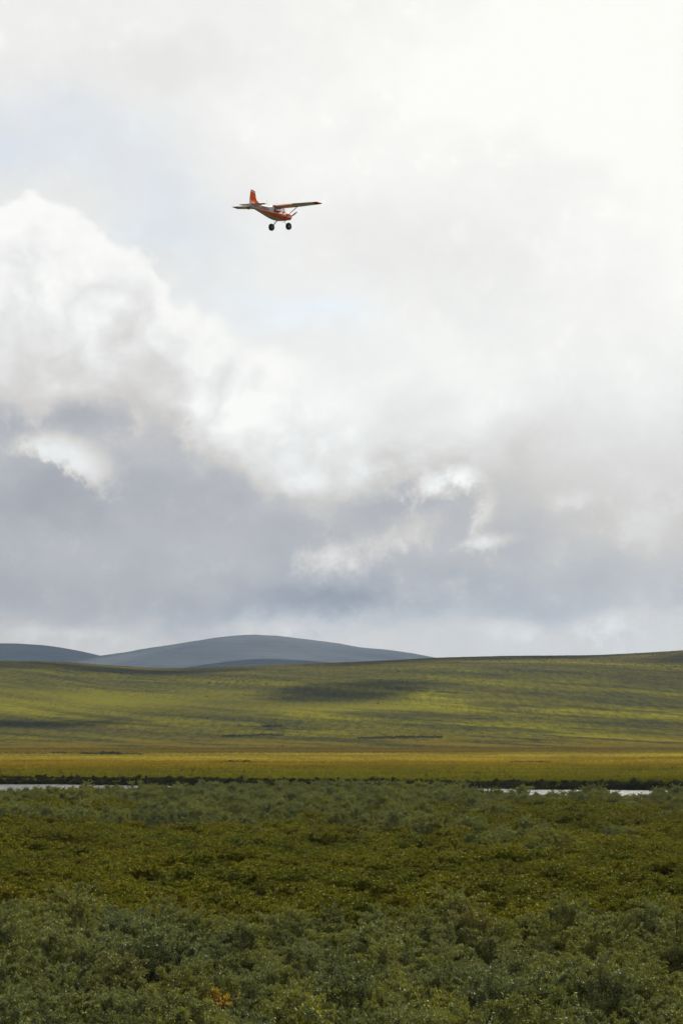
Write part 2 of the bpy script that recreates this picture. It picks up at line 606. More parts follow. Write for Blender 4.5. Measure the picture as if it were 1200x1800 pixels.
def near_shape(X, Y):
    foot = 1330 + 60 * fbm(X / 500.0, X * 0 + 3.3, 3)
    crest = 2850 + 350 * fbm(X / 1500.0 + 7, X * 0 + 1.7, 2)
    t = (Y - foot) / (crest - foot)
    tt = np.clip(t, -0.2, 2.2)
    S = np.where(tt < 1, 0.5 - 0.5 * np.cos(np.pi * np.clip(tt, 0, 1)), 1 - 0.10 * (tt - 1) ** 2)
    S = 0.72 * S + 0.28 * np.clip(tt, 0, 1) * np.where(tt < 1, 1, 1 - 0.12 * (tt - 1) ** 2)
    s = X * 0.60 - Y * 0.80; q = X * 0.80 + Y * 0.60
    rel = 3.6 * fbm(s / 900.0 + 2, q / 260.0, 4) + 1.0 * fbm(s / 160.0, q / 48.0 + 5, 3)
    w = np.clip(tt * 3.0, 0, 1) * (0.35 + 0.65 * np.clip((1.1 - tt) * 2, 0, 1))
    add = rel * w - np.clip(-tt, 0, .2) * 60 - 0.6
    return S, add


NEAR_AE = [(-60, 1.2), (-25, 1.5), (-12, 1.75), (-8.02, 1.78), (-6.7, 1.77), (-5.37, 1.68), (-4.43, 1.62), (-3.63, 1.62), (-2.69, 1.66), (-1.35, 1.71), (0.0, 1.76),
           (1.35, 1.82), (2.15, 1.87), (4.03, 1.91), (6.04, 1.92), (7.1, 1.97), (8.03, 2.02), (12, 2.25), (20, 2.3), (60, 1.4)]
hx = np.concatenate([np.linspace(-3600, -560, 60), np.linspace(-550, 550, 184), np.linspace(560, 3600, 60)])
hy = np.concatenate([np.linspace(1240, 3100, 250), np.linspace(3120, 4600, 40)])
hill, HZ_ = ridge_mesh('hill', hx, hy, near_shape, NEAR_AE, M_HILL)
tag(hill, 'long low green and gold tundra hillside across the valley', None, None, 'structure')


def hill_z(x, y):
    i = int(np.clip(np.searchsorted(hx, x), 1, len(hx) - 1)); j = int(np.clip(np.searchsorted(hy, y), 1, len(hy) - 1))
    return float(HZ_[j, i])


def far_shape(y0, y1, y2, seed, amp):
    def f(X, Y):
        t = (Y - y0) / (y1 - y0)
        S = np.where(t < 1, 0.5 - 0.5 * np.cos(np.pi * np.clip(t, 0, 1)), 0.5 + 0.5 * np.cos(np.pi * np.clip((Y - y1) / (y2 - y1), 0, 1)))
        rel = amp * fbm(X / 700.0 + seed, Y / 1500.0 + seed, 5) * np.clip(t * 3, 0, 1)
        return S, rel - 8.0
    return f


def far_hill(name, label, x0, x1, y0, y1, y2, ae, seed, amp):
    o, _ = ridge_mesh(name, np.linspace(x0, x1, 150), np.linspace(y0, y2, 70), far_shape(y0, y1, y2, seed, amp), ae, M_FAR)
    return tag(o, label, None, None, 'structure')


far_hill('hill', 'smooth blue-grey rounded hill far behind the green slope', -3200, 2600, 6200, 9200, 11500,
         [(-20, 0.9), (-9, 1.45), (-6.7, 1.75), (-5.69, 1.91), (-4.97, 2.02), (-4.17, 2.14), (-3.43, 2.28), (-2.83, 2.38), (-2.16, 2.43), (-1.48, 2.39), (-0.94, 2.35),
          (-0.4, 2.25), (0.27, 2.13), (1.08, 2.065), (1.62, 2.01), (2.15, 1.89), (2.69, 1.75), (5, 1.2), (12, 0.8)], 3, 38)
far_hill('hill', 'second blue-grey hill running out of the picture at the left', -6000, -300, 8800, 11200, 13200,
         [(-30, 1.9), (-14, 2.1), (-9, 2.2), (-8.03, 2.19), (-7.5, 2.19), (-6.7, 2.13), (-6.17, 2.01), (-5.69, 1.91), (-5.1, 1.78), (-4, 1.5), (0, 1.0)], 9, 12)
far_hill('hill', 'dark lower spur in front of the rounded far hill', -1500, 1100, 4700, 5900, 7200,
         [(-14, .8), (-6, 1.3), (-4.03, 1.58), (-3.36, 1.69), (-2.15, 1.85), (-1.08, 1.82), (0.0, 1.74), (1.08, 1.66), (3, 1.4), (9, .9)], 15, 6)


# ------------------------------------------------------------------ river
def water_material():
    m, t, o = new_mat('river_water')
    g = t.nodes.new('ShaderNodeNewGeometry')
    px, py, pz = sepxyz(t, g.outputs['Position'])
    h = noise(t, combxyz(t, px * 0.5, py, 0.0), 0.9, 4, 0.6)
    p = principled(t, o, (.05, .055, .05), 0.30, 0.5, bump=(h, 1.0, 1.0))
    p.inputs['IOR'].default_value = 1.33
    return m


M_WATER = water_material()
rx = np.linspace(-380, 380, 120)
vv, ff = [], []
for i, x in enumerate(rx):
    a, b = float(near_bank(x)), float(far_bank(x))
    for k in range(5):
        vv.append((x, a - 1.5 + (b - a + 3.0) * k / 4, WATER_Z))
for i in range(len(rx) - 1):
    for k in range(4):
        a = i * 5 + k
        ff.append((a, a + 5, a + 6, a + 1))
tag(mesh_obj('river', vv, ff, M_WATER), 'pale river showing as thin bright strips between the willows', None, None, 'structure')


# ------------------------------------------------------------------ vegetation materials
def leaf_material(name, top_a, top_b, under, accent, accent_amt, patch_scale, gloss=0.38, trans=0.28, split=(0.35, 0.65), stray=None):
    m, t, o = new_mat(name)
    oi = t.nodes.new('ShaderNodeObjectInfo')
    g = t.nodes.new('ShaderNodeNewGeometry')
    rnd = V(t, oi.outputs['Random'])
    patch = noise(t, oi.outputs['Location'], patch_scale, 3, 0.55)
    f = (patch.step(*split) * 0.55 + (rnd * 3.7)._op('FRACT').step(0.2, 0.8) * 0.55).clamp()
    c = mixc(t, f, top_a, top_b)
    c = mixc(t, rnd.step(0.30, 1.0) * 0.8, c, mixc(t, 1.0, c, (.52, .56, .55), 'MULTIPLY'))      # some plants are simply darker
    isl = V(t, g.outputs['Random Per Island'])
    c = mixc(t, isl.step(0.2, 1.0) * 0.5, c, mixc(t, 1.0, c, (.45, .50, .42), 'MULTIPLY'))
    pa = noise(t, oi.outputs['Location'], patch_scale * 2.7, 2, 0.5)
    c = mixc(t, (pa.step(0.50, 0.70) * (rnd * 7.31)._op('FRACT').step(0.35, 0.9)) * accent_amt, c, accent)
    if stray:
        c = mixc(t, (isl * 13.7)._op('FRACT').step(1.0 - stray[1], 1.0 - stray[1] * 0.98), c, stray[0])
    back = V(t, g.outputs['Backfacing'])
    cu = mixc(t, back * 0.85, c, under)
    p = principled(t, None, cu, gloss, 0.02)
    tr = t.nodes.new('ShaderNodeBsdfTranslucent')
    ct = mixc(t, 1.0, c, (1.3, 1.45, .75), 'MULTIPLY')
    t.links.new(ct.s, tr.inputs['Color'])
    ms = t.nodes.new('ShaderNodeMixShader')
    ms.inputs[0].default_value = trans
    t.links.new(p.outputs[0], ms.inputs[1])
    t.links.new(tr.outputs[0], ms.inputs[2])
    t.links.new(ms.outputs[0], o.inputs['Surface'])
    return m


M_WILLOW = leaf_material('willow_leaf', (.225, .255, .108), (.330, .315, .036), (.29, .31, .19), (.149, .112, .009), .60, 0.05, gloss=0.5, trans=0.08)
M_BIRCH = leaf_material('dwarf_birch_leaf', (.185, .212, .018), (.305, .268, .014), (.165, .175, .04), (.161, .087, .006), .55, 0.045, gloss=0.6, trans=0.06, stray=((.136, .074, .012), .04))
M_GOLD = leaf_material('autumn_leaf', (.40, .21, .02), (.34, .19, .024), (.279, .186, .043), (.279, .124, .012), .3, 0.3, trans=0.35)
M_DARKWILLOW = leaf_material('bank_willow_leaf', (.036, .046, .016), (.052, .056, .018), (.06, .07, .04), (.07, .06, .014), .5, 0.05, gloss=0.65, trans=0.15)


def bark_material():
    m, t, o = new_mat('willow_bark')
    tcn = t.nodes.new('ShaderNodeTexCoord')
    n = noise(t, tcn.outputs['Object'], 30, 4, 0.6)
    c = mixc(t, n, (.045, .032, .022), (.11, .085, .06))
    principled(t, o, c, 0.85, 0.2)
    return m


M_BARK = bark_material()


# ------------------------------------------------------------------ shrubs
def shrub_mesh(seed, h, w, n_leaf, leaf_l, leaf_w, n_main, up=0.45, low=0.25):
    """returns (leaf verts, leaf faces, stem verts, stem faces)"""
    r = np.random.default_rng(seed)
    segs = []
    tips = []
    for i in range(n_main):
        a = 2 * math.pi * (i + r.random()) / n_main
        lean = r.uniform(0.1, 1.0)
        top = np.array([math.cos(a) * lean * w * 0.46, math.sin(a) * lean * w * 0.46, h * (1.0 - 0.42 * lean ** 2) * r.uniform(0.78, 1.05)])
        p0 = np.array([math.cos(a) * 0.05, math.sin(a) * 0.05, -0.08])
        mid = p0 * 0.45 + top * 0.55 + np.array([*(r.normal(0, .05, 2) * w), -0.04 * h]) + np.array([math.cos(a), math.sin(a), 0]) * 0.07 * w
        segs += [(p0, mid, .013, .009), (mid, top, .009, .004)]
        tips.append((mid, top))
        for k in range(r.integers(3, 6)):
            f = r.uniform(0.15, 0.85)
            b = mid * (1 - f) + top * f
            b2 = b + np.array([*(r.normal(0, .17, 2) * w), r.uniform(0.02, .24) * h])
            segs.append((b, b2, .006, .003))
            tips.append((b, b2))
            if r.random() < 0.6:
                b3 = b * 0.4 + b2 * 0.6
                b4 = b3 + np.array([*(r.normal(0, .12, 2) * w), r.uniform(-.02, .14) * h])
                segs.append((b3, b4, .004, .002))
                tips.append((b3, b4))
    tips_a = np.array([np.concatenate(q) for q in tips])
    k = r.integers(0, len(tips_a), n_leaf)
    f = r.random(n_leaf) ** 0.5
    P = tips_a[k, :3] * (1 - f)[:, None] + tips_a[k, 3:] * f[:, None]
    P = P + r.normal(0, 0.018, (n_leaf, 3)) * np.array([w, w, h * 0.8])
    keep = P[:, 2] > low * h * (0.45 + 0.55 * r.random(n_leaf))
    P = P[keep]
    n = len(P)
    ax = r.normal(0, 1, (n, 3)); ax[:, 2] += up * 1.2
    ax /= np.linalg.norm(ax, axis=1)[:, None]
    nm = r.normal(0, 1, (n, 3)); nm[:, 2] += 0.8
    sd = np.cross(ax, nm); sd /= np.linalg.norm(sd, axis=1)[:, None]
    ll = leaf_l * r.uniform(.6, 1.25, n)[:, None]; lw = leaf_w * r.uniform(.7, 1.2, n)[:, None]
    cr = np.cross(sd, ax) * ll * 0.10
    v = np.stack([P, P + ax * ll * 0.45 + sd * lw * 0.5 + cr, P + ax * ll, P + ax * ll * 0.45 - sd * lw * 0.5 + cr], 1).reshape(-1, 3)
    fc = np.arange(n * 4).reshape(n, 4)
    # make sure the leaf's upper side faces up
    nz = np.cross(v[fc[:, 1]] - v[fc[:, 0]], v[fc[:, 2]] - v[fc[:, 0]])[:, 2]
    fc[nz < 0] = fc[nz < 0][:, ::-1]
    sv, sf = [], []
    for (a, b, ra, rb) in segs:
        dirn = b - a
        L_ = np.linalg.norm(dirn)
        if L_ < 1e-4:
            continue
        dirn = dirn / L_
        u = np.cross(dirn, [0.3, 0.9, 0.2]); u /= np.linalg.norm(u); w_ = np.cross(dirn, u)
        base = len(sv)
        for (p, q) in ((a, ra), (b, rb)):
            for j in range(3):
                an = 2 * math.pi * j / 3
                sv.append(p + (u * math.cos(an) + w_ * math.sin(an)) * q)
        for j in range(3):
            j2 = (j + 1) % 3
            sf.append((base + j, base + j2, base + 3 + j2, base + 3 + j))
    return v, fc, np.array(sv), sf


def quads_mesh(name, v, f, mat):
    me = D.meshes.new(name)
    v = np.asarray(v, np.float32); f = np.asarray(f, np.int32)
    me.vertices.add(len(v)); me.vertices.foreach_set('co', v.ravel())
    me.loops.add(f.size); me.loops.foreach_set('vertex_index', f.ravel())
    me.polygons.add(len(f)); me.polygons.foreach_set('loop_start', np.arange(0, f.size, 4, dtype=np.int32))
    me.update(calc_edges=True)
    me.materials.append(mat)
    return me


def combined_mesh(name, lv, lf, sv, sf, leaf_mat):
    v = np.concatenate([lv, sv]); f = np.concatenate([lf, np.array(sf) + len(lv)])
    me = quads_mesh(name, v, f, leaf_mat)
    me.materials.append(M_BARK)
    mi = np.zeros(len(f), np.int32); mi[len(lf):] = 1
    me.polygons.foreach_set('material_index', mi)
    me.update()
    return me


def make_kind(prefix, n, leaf_mat, **kw):
    res = []
    for i in range(n):
        k = {a: (b(i) if callable(b) else b) for a, b in kw.items()}
        lv, lf, sv, sf = shrub_mesh(k.pop('seed') + i, **k)
        res.append((quads_mesh(prefix + '_foliage', lv, lf, leaf_mat), quads_mesh(prefix + '_stems', sv, np.array(sf), M_BARK),
                    combined_mesh(prefix + '_whole', lv, lf, sv, sf, leaf_mat)))
    return res


WIL = make_kind('willow', 6, M_WILLOW, seed=100, h=lambda i: (1.15, 1.35, 1.0, 1.25, 0.9, 1.5)[i], w=lambda i: (1.3, 1.2, 1.5, 1.0, 1.4, 1.25)[i],
                n_leaf=6600, leaf_l=.056, leaf_w=.022, n_main=8, low=.52)
BIR = make_kind('birch', 5, M_BIRCH, seed=300, h=lambda i: (.62, .75, .55, .7, .5)[i], w=lambda i: (1.25, 1.1, 1.4, 1.0, 1.3)[i],
                n_leaf=3600, leaf_l=.042, leaf_w=.029, n_main=9, up=.35, low=.40)
GLD = make_kind('gold', 2, M_GOLD, seed=500, h=.8, w=.75, n_leaf=1000, leaf_l=.050, leaf_w=.024, n_main=6, low=.85)
BNK = make_kind('bank', 4, M_DARKWILLOW, seed=700, h=lambda i: (1.0, .8, 1.2, .9)[i], w=lambda i: (1.9, 2.2, 1.7, 2.0)[i],
                n_leaf=3000, leaf_l=.085, leaf_w=.034, n_main=9, low=.0)


def scatter_object(name, meshes, pts, idx, rot, scale, label, cat):
    """one object that stands a shrub on each of its points"""
    src = D.collections.new(name + '_kinds')
    for i, me in enumerate(meshes):
        o = D.objects.new('%s_kind_%02d' % (name, i), me)
        src.objects.link(o)
    me = D.meshes.new(name)
    me.vertices.add(len(pts)); me.vertices.foreach_set('co', np.asarray(pts, np.float32).ravel())
    for nm, dat in (('rotz', rot), ('size', scale)):
        a = me.attributes.new(nm, 'FLOAT', 'POINT'); a.data.foreach_set('value', np.asarray(dat, np.float32))
    a = me.attributes.new('kind_index', 'INT', 'POINT'); a.data.foreach_set('value', np.asarray(idx, np.int32))
    ob = D.objects.new(name, me); COL.objects.link(ob)
    ng = D.node_groups.new(name + '_scatter', 'GeometryNodeTree')
    ng.interface.new_socket('Geometry', in_out='INPUT', socket_type='NodeSocketGeometry')
    ng.interface.new_socket('Geometry', in_out='OUTPUT', socket_type='NodeSocketGeometry')
    N = ng.nodes; Lk = ng.links
    gi = N.new('NodeGroupInput'); go = N.new('NodeGroupOutput')
    ci = N.new('GeometryNodeCollectionInfo')
    ci.inputs['Collection'].default_value = src
    ci.inputs['Separate Children'].default_value = True
    ci.inputs['Reset Children'].default_value = True
    ip = N.new('GeometryNodeInstanceOnPoints')
    ip.inputs['Pick Instance'].default_value = True

    def attr(nm, tp):
        a = N.new('GeometryNodeInputNamedAttribute'); a.data_type = tp; a.inputs['Name'].default_value = nm
        return a.outputs['Attribute']
    cmb = N.new('ShaderNodeCombineXYZ')
    Lk.new(attr('rotz', 'FLOAT'), cmb.inputs[2])
    Lk.new(gi.outputs[0], ip.inputs['Points'])
    Lk.new(ci.outputs[0], ip.inputs['Instance'])
    Lk.new(attr('kind_index', 'INT'), ip.inputs['Instance Index'])
    Lk.new(cmb.outputs[0], ip.inputs['Rotation'])
    Lk.new(attr('size', 'FLOAT'), ip.inputs['Scale'])
    Lk.new(ip.outputs[0], go.inputs[0])
    md = ob.modifiers.new('scatter', 'NODES'); md.node_group = ng
    tag(ob, label, cat, None, 'stuff')
    return ob


def jitter_field(y0, y1, spacing, margin=1.18, half=0.1445):
    """staggered spots over the wedge of ground between two distances"""
    P = []
    y = y0
    while y < y1:
        sp = spacing(y)
        hw = half * y * margin + 2.5
        xs = np.arange(-hw, hw, sp)
        xs = xs + rng.uniform(-.45, .45, len(xs)) * sp
        ys = y + rng.uniform(-.45, .45, len(xs)) * sp
        P.append(np.stack([xs, ys], 1))
        y += sp * 0.9
    return np.concatenate(P)


P = jitter_field(33, 315, lambda y: np.interp(y, [30, 70, 150, 300], [.86, .88, .94, 1.0]))
P = P[P[:, 1] < near_bank(P[:, 0]) - 0.5]
x_, y_ = P[:, 0], P[:, 1]
# where willow stands and where dwarf birch does
belt = np.interp(y_, [33, 58, 66, 74, 120, 150, 185, 230, 320], [.86, .84, .66, .26, .24, .30, .50, .62, .70])
belt = belt + 0.62 * fbm(x_ / 9.0 + 4, y_ / 15.0, 3) * np.interp(y_, [33, 60, 90, 150, 230], [.6, .9, .9, 1.0, .9]) + 0.28 * fbm(x_ / 2.2, y_ / 4.0, 2)
is_w = belt > 0.5
tall = 1.0 + 0.85 * fbm(x_ / 2.4 + 11, y_ / 4.5, 3) + rng.normal(0, .24, len(P))
tall = np.clip(tall, .42, 1.75)
size = np.where(is_w, tall * 0.80, np.clip(tall * tall, .45, 1.65))
size = size * np.interp(y_, [33, 60, 180, 250], [1.0, 1.0, .95, .88])
to_bank = near_bank(x_) - y_
low_bank = np.interp(to_bank, [0, 8, 45, 75], [.84, .86, .90, 1.05]) * (1 + .55 * fbm(x_ / 2.6, y_ / 9.0 + 4, 2))
hides = np.interp(x_, [-17, -13, 13, 17, 33.5, 36], [0, 1, 1, 0, 0, 1])            # taller growth hides the water here
low_bank = low_bank * (1 - hides) + np.interp(to_bank, [0, 60], [1.05, 1.0]) * hides
size = size * low_bank
keep = rng.random(len(P)) < np.where(is_w, .95, .97)
P, is_w, size = P[keep], is_w[keep], size[keep]
Zg = ground_z(P[:, 0], P[:, 1])
ROT = rng.uniform(0, 6.283, len(P))


def in_view(x, y, m=0.0):
    return (np.abs(x) < 0.1412 * y + m) & (y > 40.5)


def place_shrubs(sel, kinds, n_single, name, label, group, cat, mass_name, mass_label, parts=True):
    ids = np.nonzero(sel)[0]
    kind_i = rng.integers(0, len(kinds), len(ids))
    d = P[ids, 1] / size[ids]
    d = np.where(in_view(P[ids, 0], P[ids, 1]), d, 1e6)
    order = np.argsort(d)
    single = order[:n_single]; rest = order[n_single:]
    for q in single:
        i = ids[q]
        fo, st, _ = kinds[kind_i[q]]
        root = D.objects.new(name, None); COL.objects.link(root)
        root.empty_display_size = 0.2
        root.location = (P[i, 0], P[i, 1], Zg[i]); root.rotation_euler = (0, 0, ROT[i]); root.scale = (size[i],) * 3
        tag(root, label, cat, group)
        for nm, me in (('foliage', fo), ('stems', st)):
            o = D.objects.new(nm, me); COL.objects.link(o); o.parent = root
    pts = np.stack([P[ids[rest], 0], P[ids[rest], 1], Zg[ids[rest]]], 1)
    scatter_object(mass_name, [k[2] for k in kinds], pts, kind_i[rest], ROT[ids[rest]], size[ids[rest]], mass_label, cat)


place_shrubs(is_w, WIL, 290, 'willow_shrub', 'leafy silver-green willow shrub in the thicket nearest the viewer', 'nearest willow shrubs', 'shrub',
             'willow_thicket', 'grey-green willow scrub filling the valley floor up to the river')
place_shrubs(~is_w, BIR, 290, 'dwarf_birch', 'low dark olive dwarf birch bush just behind the nearest willows', 'nearest dwarf birches', 'bush',
             'dwarf_birch_scrub', 'olive and rusty dwarf birch scrub covering the middle of the near ground')


# ------------------------------------------------------------------ shrubs that stand out on their own
def lone_shrub(name, kind, x, y, s, label, cat='shrub', rot=0.0, sz=1.0, group=None):
    fo, st, _ = kind
    root = empty(name, (x, y, float(ground_z(x, y))))
    root.rotation_euler = (0, 0, rot); root.scale = (s, s, s * sz)
    tag(root, label, cat, group)
    for nm, me in (('foliage', fo), ('stems', st)):
        o = D.objects.new(nm, me); COL.objects.link(o); o.parent = root
    return root


lone_shrub('round_willow', WIL[2], 18.2, 246, 1.55, 'big rounded willow bush standing before the right river strip', 'shrub', .4, 1.25)
lone_shrub('round_willow', WIL[0], 26.6, 248, 1.35, 'smaller willow bush splitting the right river strip in two', 'shrub', 2.0, 1.1)
lone_shrub('tall_willow', WIL[5], 2.95, 64.5, 1.30, 'tall pale willow rising over the dwarf birch edge, centre right', 'shrub', 1.0)
lone_shrub('dark_willow', WIL[3], 3.25, 57.5, 1.25, 'dark upright willow just below the tall pale one', 'shrub', 3.0)
lone_shrub('golden_willow', GLD[0], -2.40, 48.7, 1.0, 'small willow turned bright orange-yellow among green shrubs, lower left of centre', 'shrub', 0.3, 1.40)
lone_shrub('golden_willow', GLD[1], -4.35, 48.3, .75, 'yellowing willow sprig at lower left between silvery bushes', 'shrub', 1.2, 1.35)
lone_shrub('golden_willow', GLD[1], 2.3, 47.3, .75, 'yellow-leaved sprig low in front at the right of centre', 'shrub', 2.2, 1.45)
lone_shrub('golden_willow', GLD[0], 4.7, 88.0, 1.1, 'orange autumn bush among the dwarf birch right of centre', 'bush', 4.0, .85)

# dark willow hedge on the far bank
bx_ = np.arange(-75, 70, .5)
bp, bi, bs = [], [], []
for x in bx_:
    for k in range(3):
        xx = x + rng.uniform(-.4, .4)
        yy = float(far_bank(xx)) + (-1.2, 0.2, 1.8)[k] + rng.uniform(-.5, .5)
        s_ = rng.uniform(.72, 1.0) * (0.85 + 0.3 * float(vnoise(np.array(xx / 9.0), np.array(3.0 + k))))
        bp.append((xx, yy, max(float(ground_z(xx, yy)), WATER_Z - .1) - 0.12)); bi.append(rng.integers(0, 4)); bs.append(s_ * (.92, .98, .75)[k])
scatter_object('bank_willows', [k[2] for k in BNK], bp, bi, rng.uniform(0, 6.28, len(bp)), bs, 'dark willow hedge lining the far bank of the river', 'hedge')


# low tussocks and scattered bushes on the plain beyond the river
def tussock_material():
    m, t, o = new_mat('sedge_tussock')
    oi = t.nodes.new('ShaderNodeObjectInfo')
    px, py, pz = sepxyz(t, oi.outputs['Location'])
    c = zone_colour(t, px, py, oi.outputs['Location'])
    rnd = V(t, oi.outputs['Random'])
    c = mixc(t, rnd.step(0.3, 1.0) * 0.5, c, mixc(t, 1.0, c, (.55, .62, .6), 'MULTIPLY'))
    p = principled(t, None, c, 0.7, 0.0)
    tr = t.nodes.new('ShaderNodeBsdfTranslucent')
    t.links.new(c.s, tr.inputs['Color'])
    ms = t.nodes.new('ShaderNodeMixShader'); ms.inputs[0].default_value = 0.35
    t.links.new(p.outputs[0], ms.inputs[1]); t.links.new(tr.outputs[0], ms.inputs[2]); t.links.new(ms.outputs[0], o.inputs['Surface'])
    return m


M_TUSS = tussock_material()


def tussock_mesh(seed):
    r = np.random.default_rng(seed)
    v, f = [], []
    for i in range(26):
        a = r.uniform(0, 6.283); rr = r.uniform(0, .26)
        b = np.array([math.cos(a) * rr, math.sin(a) * rr, -.03])
        h = r.uniform(.14, .36)
        tip = b + np.array([math.cos(a) * r.uniform(.02, .22), math.sin(a) * r.uniform(.02, .22), h])
        s = np.array([-math.sin(a), math.cos(a), 0]) * r.uniform(.012, .03)
        k = len(v)
        v += [b - s, b + s, tip + s * .4, tip - s * .4]; f.append((k, k + 1, k + 2, k + 3))
    return quads_mesh('tussock', v, f, M_TUSS)


TU = [tussock_mesh(900 + i) for i in range(4)]
TP = jitter_field(322, 1335, lambda y: np.interp(y, [320, 500, 900, 1340], [1.0, 1.5, 2.6, 3.6]), 1.1)
TP = TP[TP[:, 1] > far_bank(TP[:, 0]) + 1.0]
TS = rng.uniform(.7, 1.5, len(TP)) * np.interp(TP[:, 1], [320, 900, 1340], [1.0, 1.5, 2.2])
scatter_object('sedge', TU, np.stack([TP[:, 0], TP[:, 1], ground_z(TP[:, 0], TP[:, 1])], 1), rng.integers(0, 4, len(TP)), rng.uniform(0, 6.28, len(TP)), TS,
               'golden sedge and grass tussocks on the plain beyond the river', 'sedge')
LP = jitter_field(330, 1330, lambda y: np.interp(y, [330, 900, 1330], [3.2, 4.0, 5.5]), 1.1)
LP = LP[LP[:, 1] > far_bank(LP[:, 0]) + 2.0]
dens = fbm(LP[:, 0] / 30.0 + 2, LP[:, 1] / 45.0, 3) + np.interp(LP[:, 1], [330, 420, 520, 620, 900, 1020, 1330], [.35, .2, .05, -.25, -.28, -.02, .05])
LP = LP[dens + rng.normal(0, .10, len(LP)) > 0.30]
scatter_object('low_scrub', [k[2] for k in BIR[:4]], np.stack([LP[:, 0], LP[:, 1], ground_z(LP[:, 0], LP[:, 1])], 1), rng.integers(0, 4, len(LP)),
               rng.uniform(0, 6.28, len(LP)), rng.uniform(.25, .75, len(LP)), 'scattered low green bushes dotting the plain beyond the river', 'scrub')


# low scrub that roughens the hillside
def scrub_material():
    m, t, o = new_mat('hill_scrub_leaf')
    oi = t.nodes.new('ShaderNodeObjectInfo')
    px, py, pz = sepxyz(t, oi.outputs['Location'])
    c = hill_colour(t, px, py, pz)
    rnd = V(t, oi.outputs['Random'])
    c = mixc(t, rnd.step(0.25, 1.0) * 0.45, c, (.060, .064, .020))
    principled(t, o, c, 0.8, 0.0)
    return m


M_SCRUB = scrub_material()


def scrub_mesh(seed, n=46):
    r = np.random.default_rng(seed)
    u = r.normal(0, 1, (n, 3)); u /= np.linalg.norm(u, axis=1)[:, None]; u[:, 2] = np.abs(u[:, 2])
    Pn = u * (r.random(n)[:, None] ** .4) * np.array([1.0, .8, .42])
    ax = r.normal(0, 1, (n, 3)); ax /= np.linalg.norm(ax, axis=1)[:, None]
    b = np.cross(ax, r.normal(0, 1, (n, 3))); b /= np.linalg.norm(b, axis=1)[:, None]
    v = np.stack([Pn - ax * .22, Pn + b * .14, Pn + ax * .22, Pn - b * .14], 1).reshape(-1, 3)
    return quads_mesh('scrub', v, np.arange(n * 4).reshape(n, 4), M_SCRUB)


SC = [scrub_mesh(1200 + i) for i in range(4)]
hs = np.stack([rng.uniform(-.165, .165, 110000), rng.uniform(1330, 2950, 110000)], 1)
hs[:, 0] *= hs[:, 1]
s_, q_ = hs[:, 0] * .6 - hs[:, 1] * .8, hs[:, 0] * .8 + hs[:, 1] * .6
dn = fbm(s_ / 260.0 + 3, q_ / 55.0, 4) + 0.5 * fbm(s_ / 60.0, q_ / 16.0 + 8, 3)
hs = hs[dn + rng.normal(0, .14, len(hs)) > 0.14]
_ix = np.clip(np.searchsorted(hx, hs[:, 0]), 1, len(hx) - 1); _iy = np.clip(np.searchsorted(hy, hs[:, 1]), 1, len(hy) - 1)
_fx = (hs[:, 0] - hx[_ix - 1]) / (hx[_ix] - hx[_ix - 1]); _fy = (hs[:, 1] - hy[_iy - 1]) / (hy[_iy] - hy[_iy - 1])
_z = (HZ_[_iy - 1, _ix - 1] * (1 - _fx) + HZ_[_iy - 1, _ix] * _fx) * (1 - _fy) + (HZ_[_iy, _ix - 1] * (1 - _fx) + HZ_[_iy, _ix] * _fx) * _fy
scatter_object('hill_scrub', SC, np.stack([hs[:, 0], hs[:, 1], _z - .05], 1), rng.integers(0, 4, len(hs)), rng.uniform(0, 6.28, len(hs)),
               rng.uniform(.28, .70, len(hs)) * np.interp(rng.random(len(hs)), [0, .95, 1], [.8, 1.1, 2.0]) * np.interp(hs[:, 1], [1330, 1700, 2950], [.55, .8, 1.2]), 'low dark scrub speckling the green and gold hillside', 'scrub')


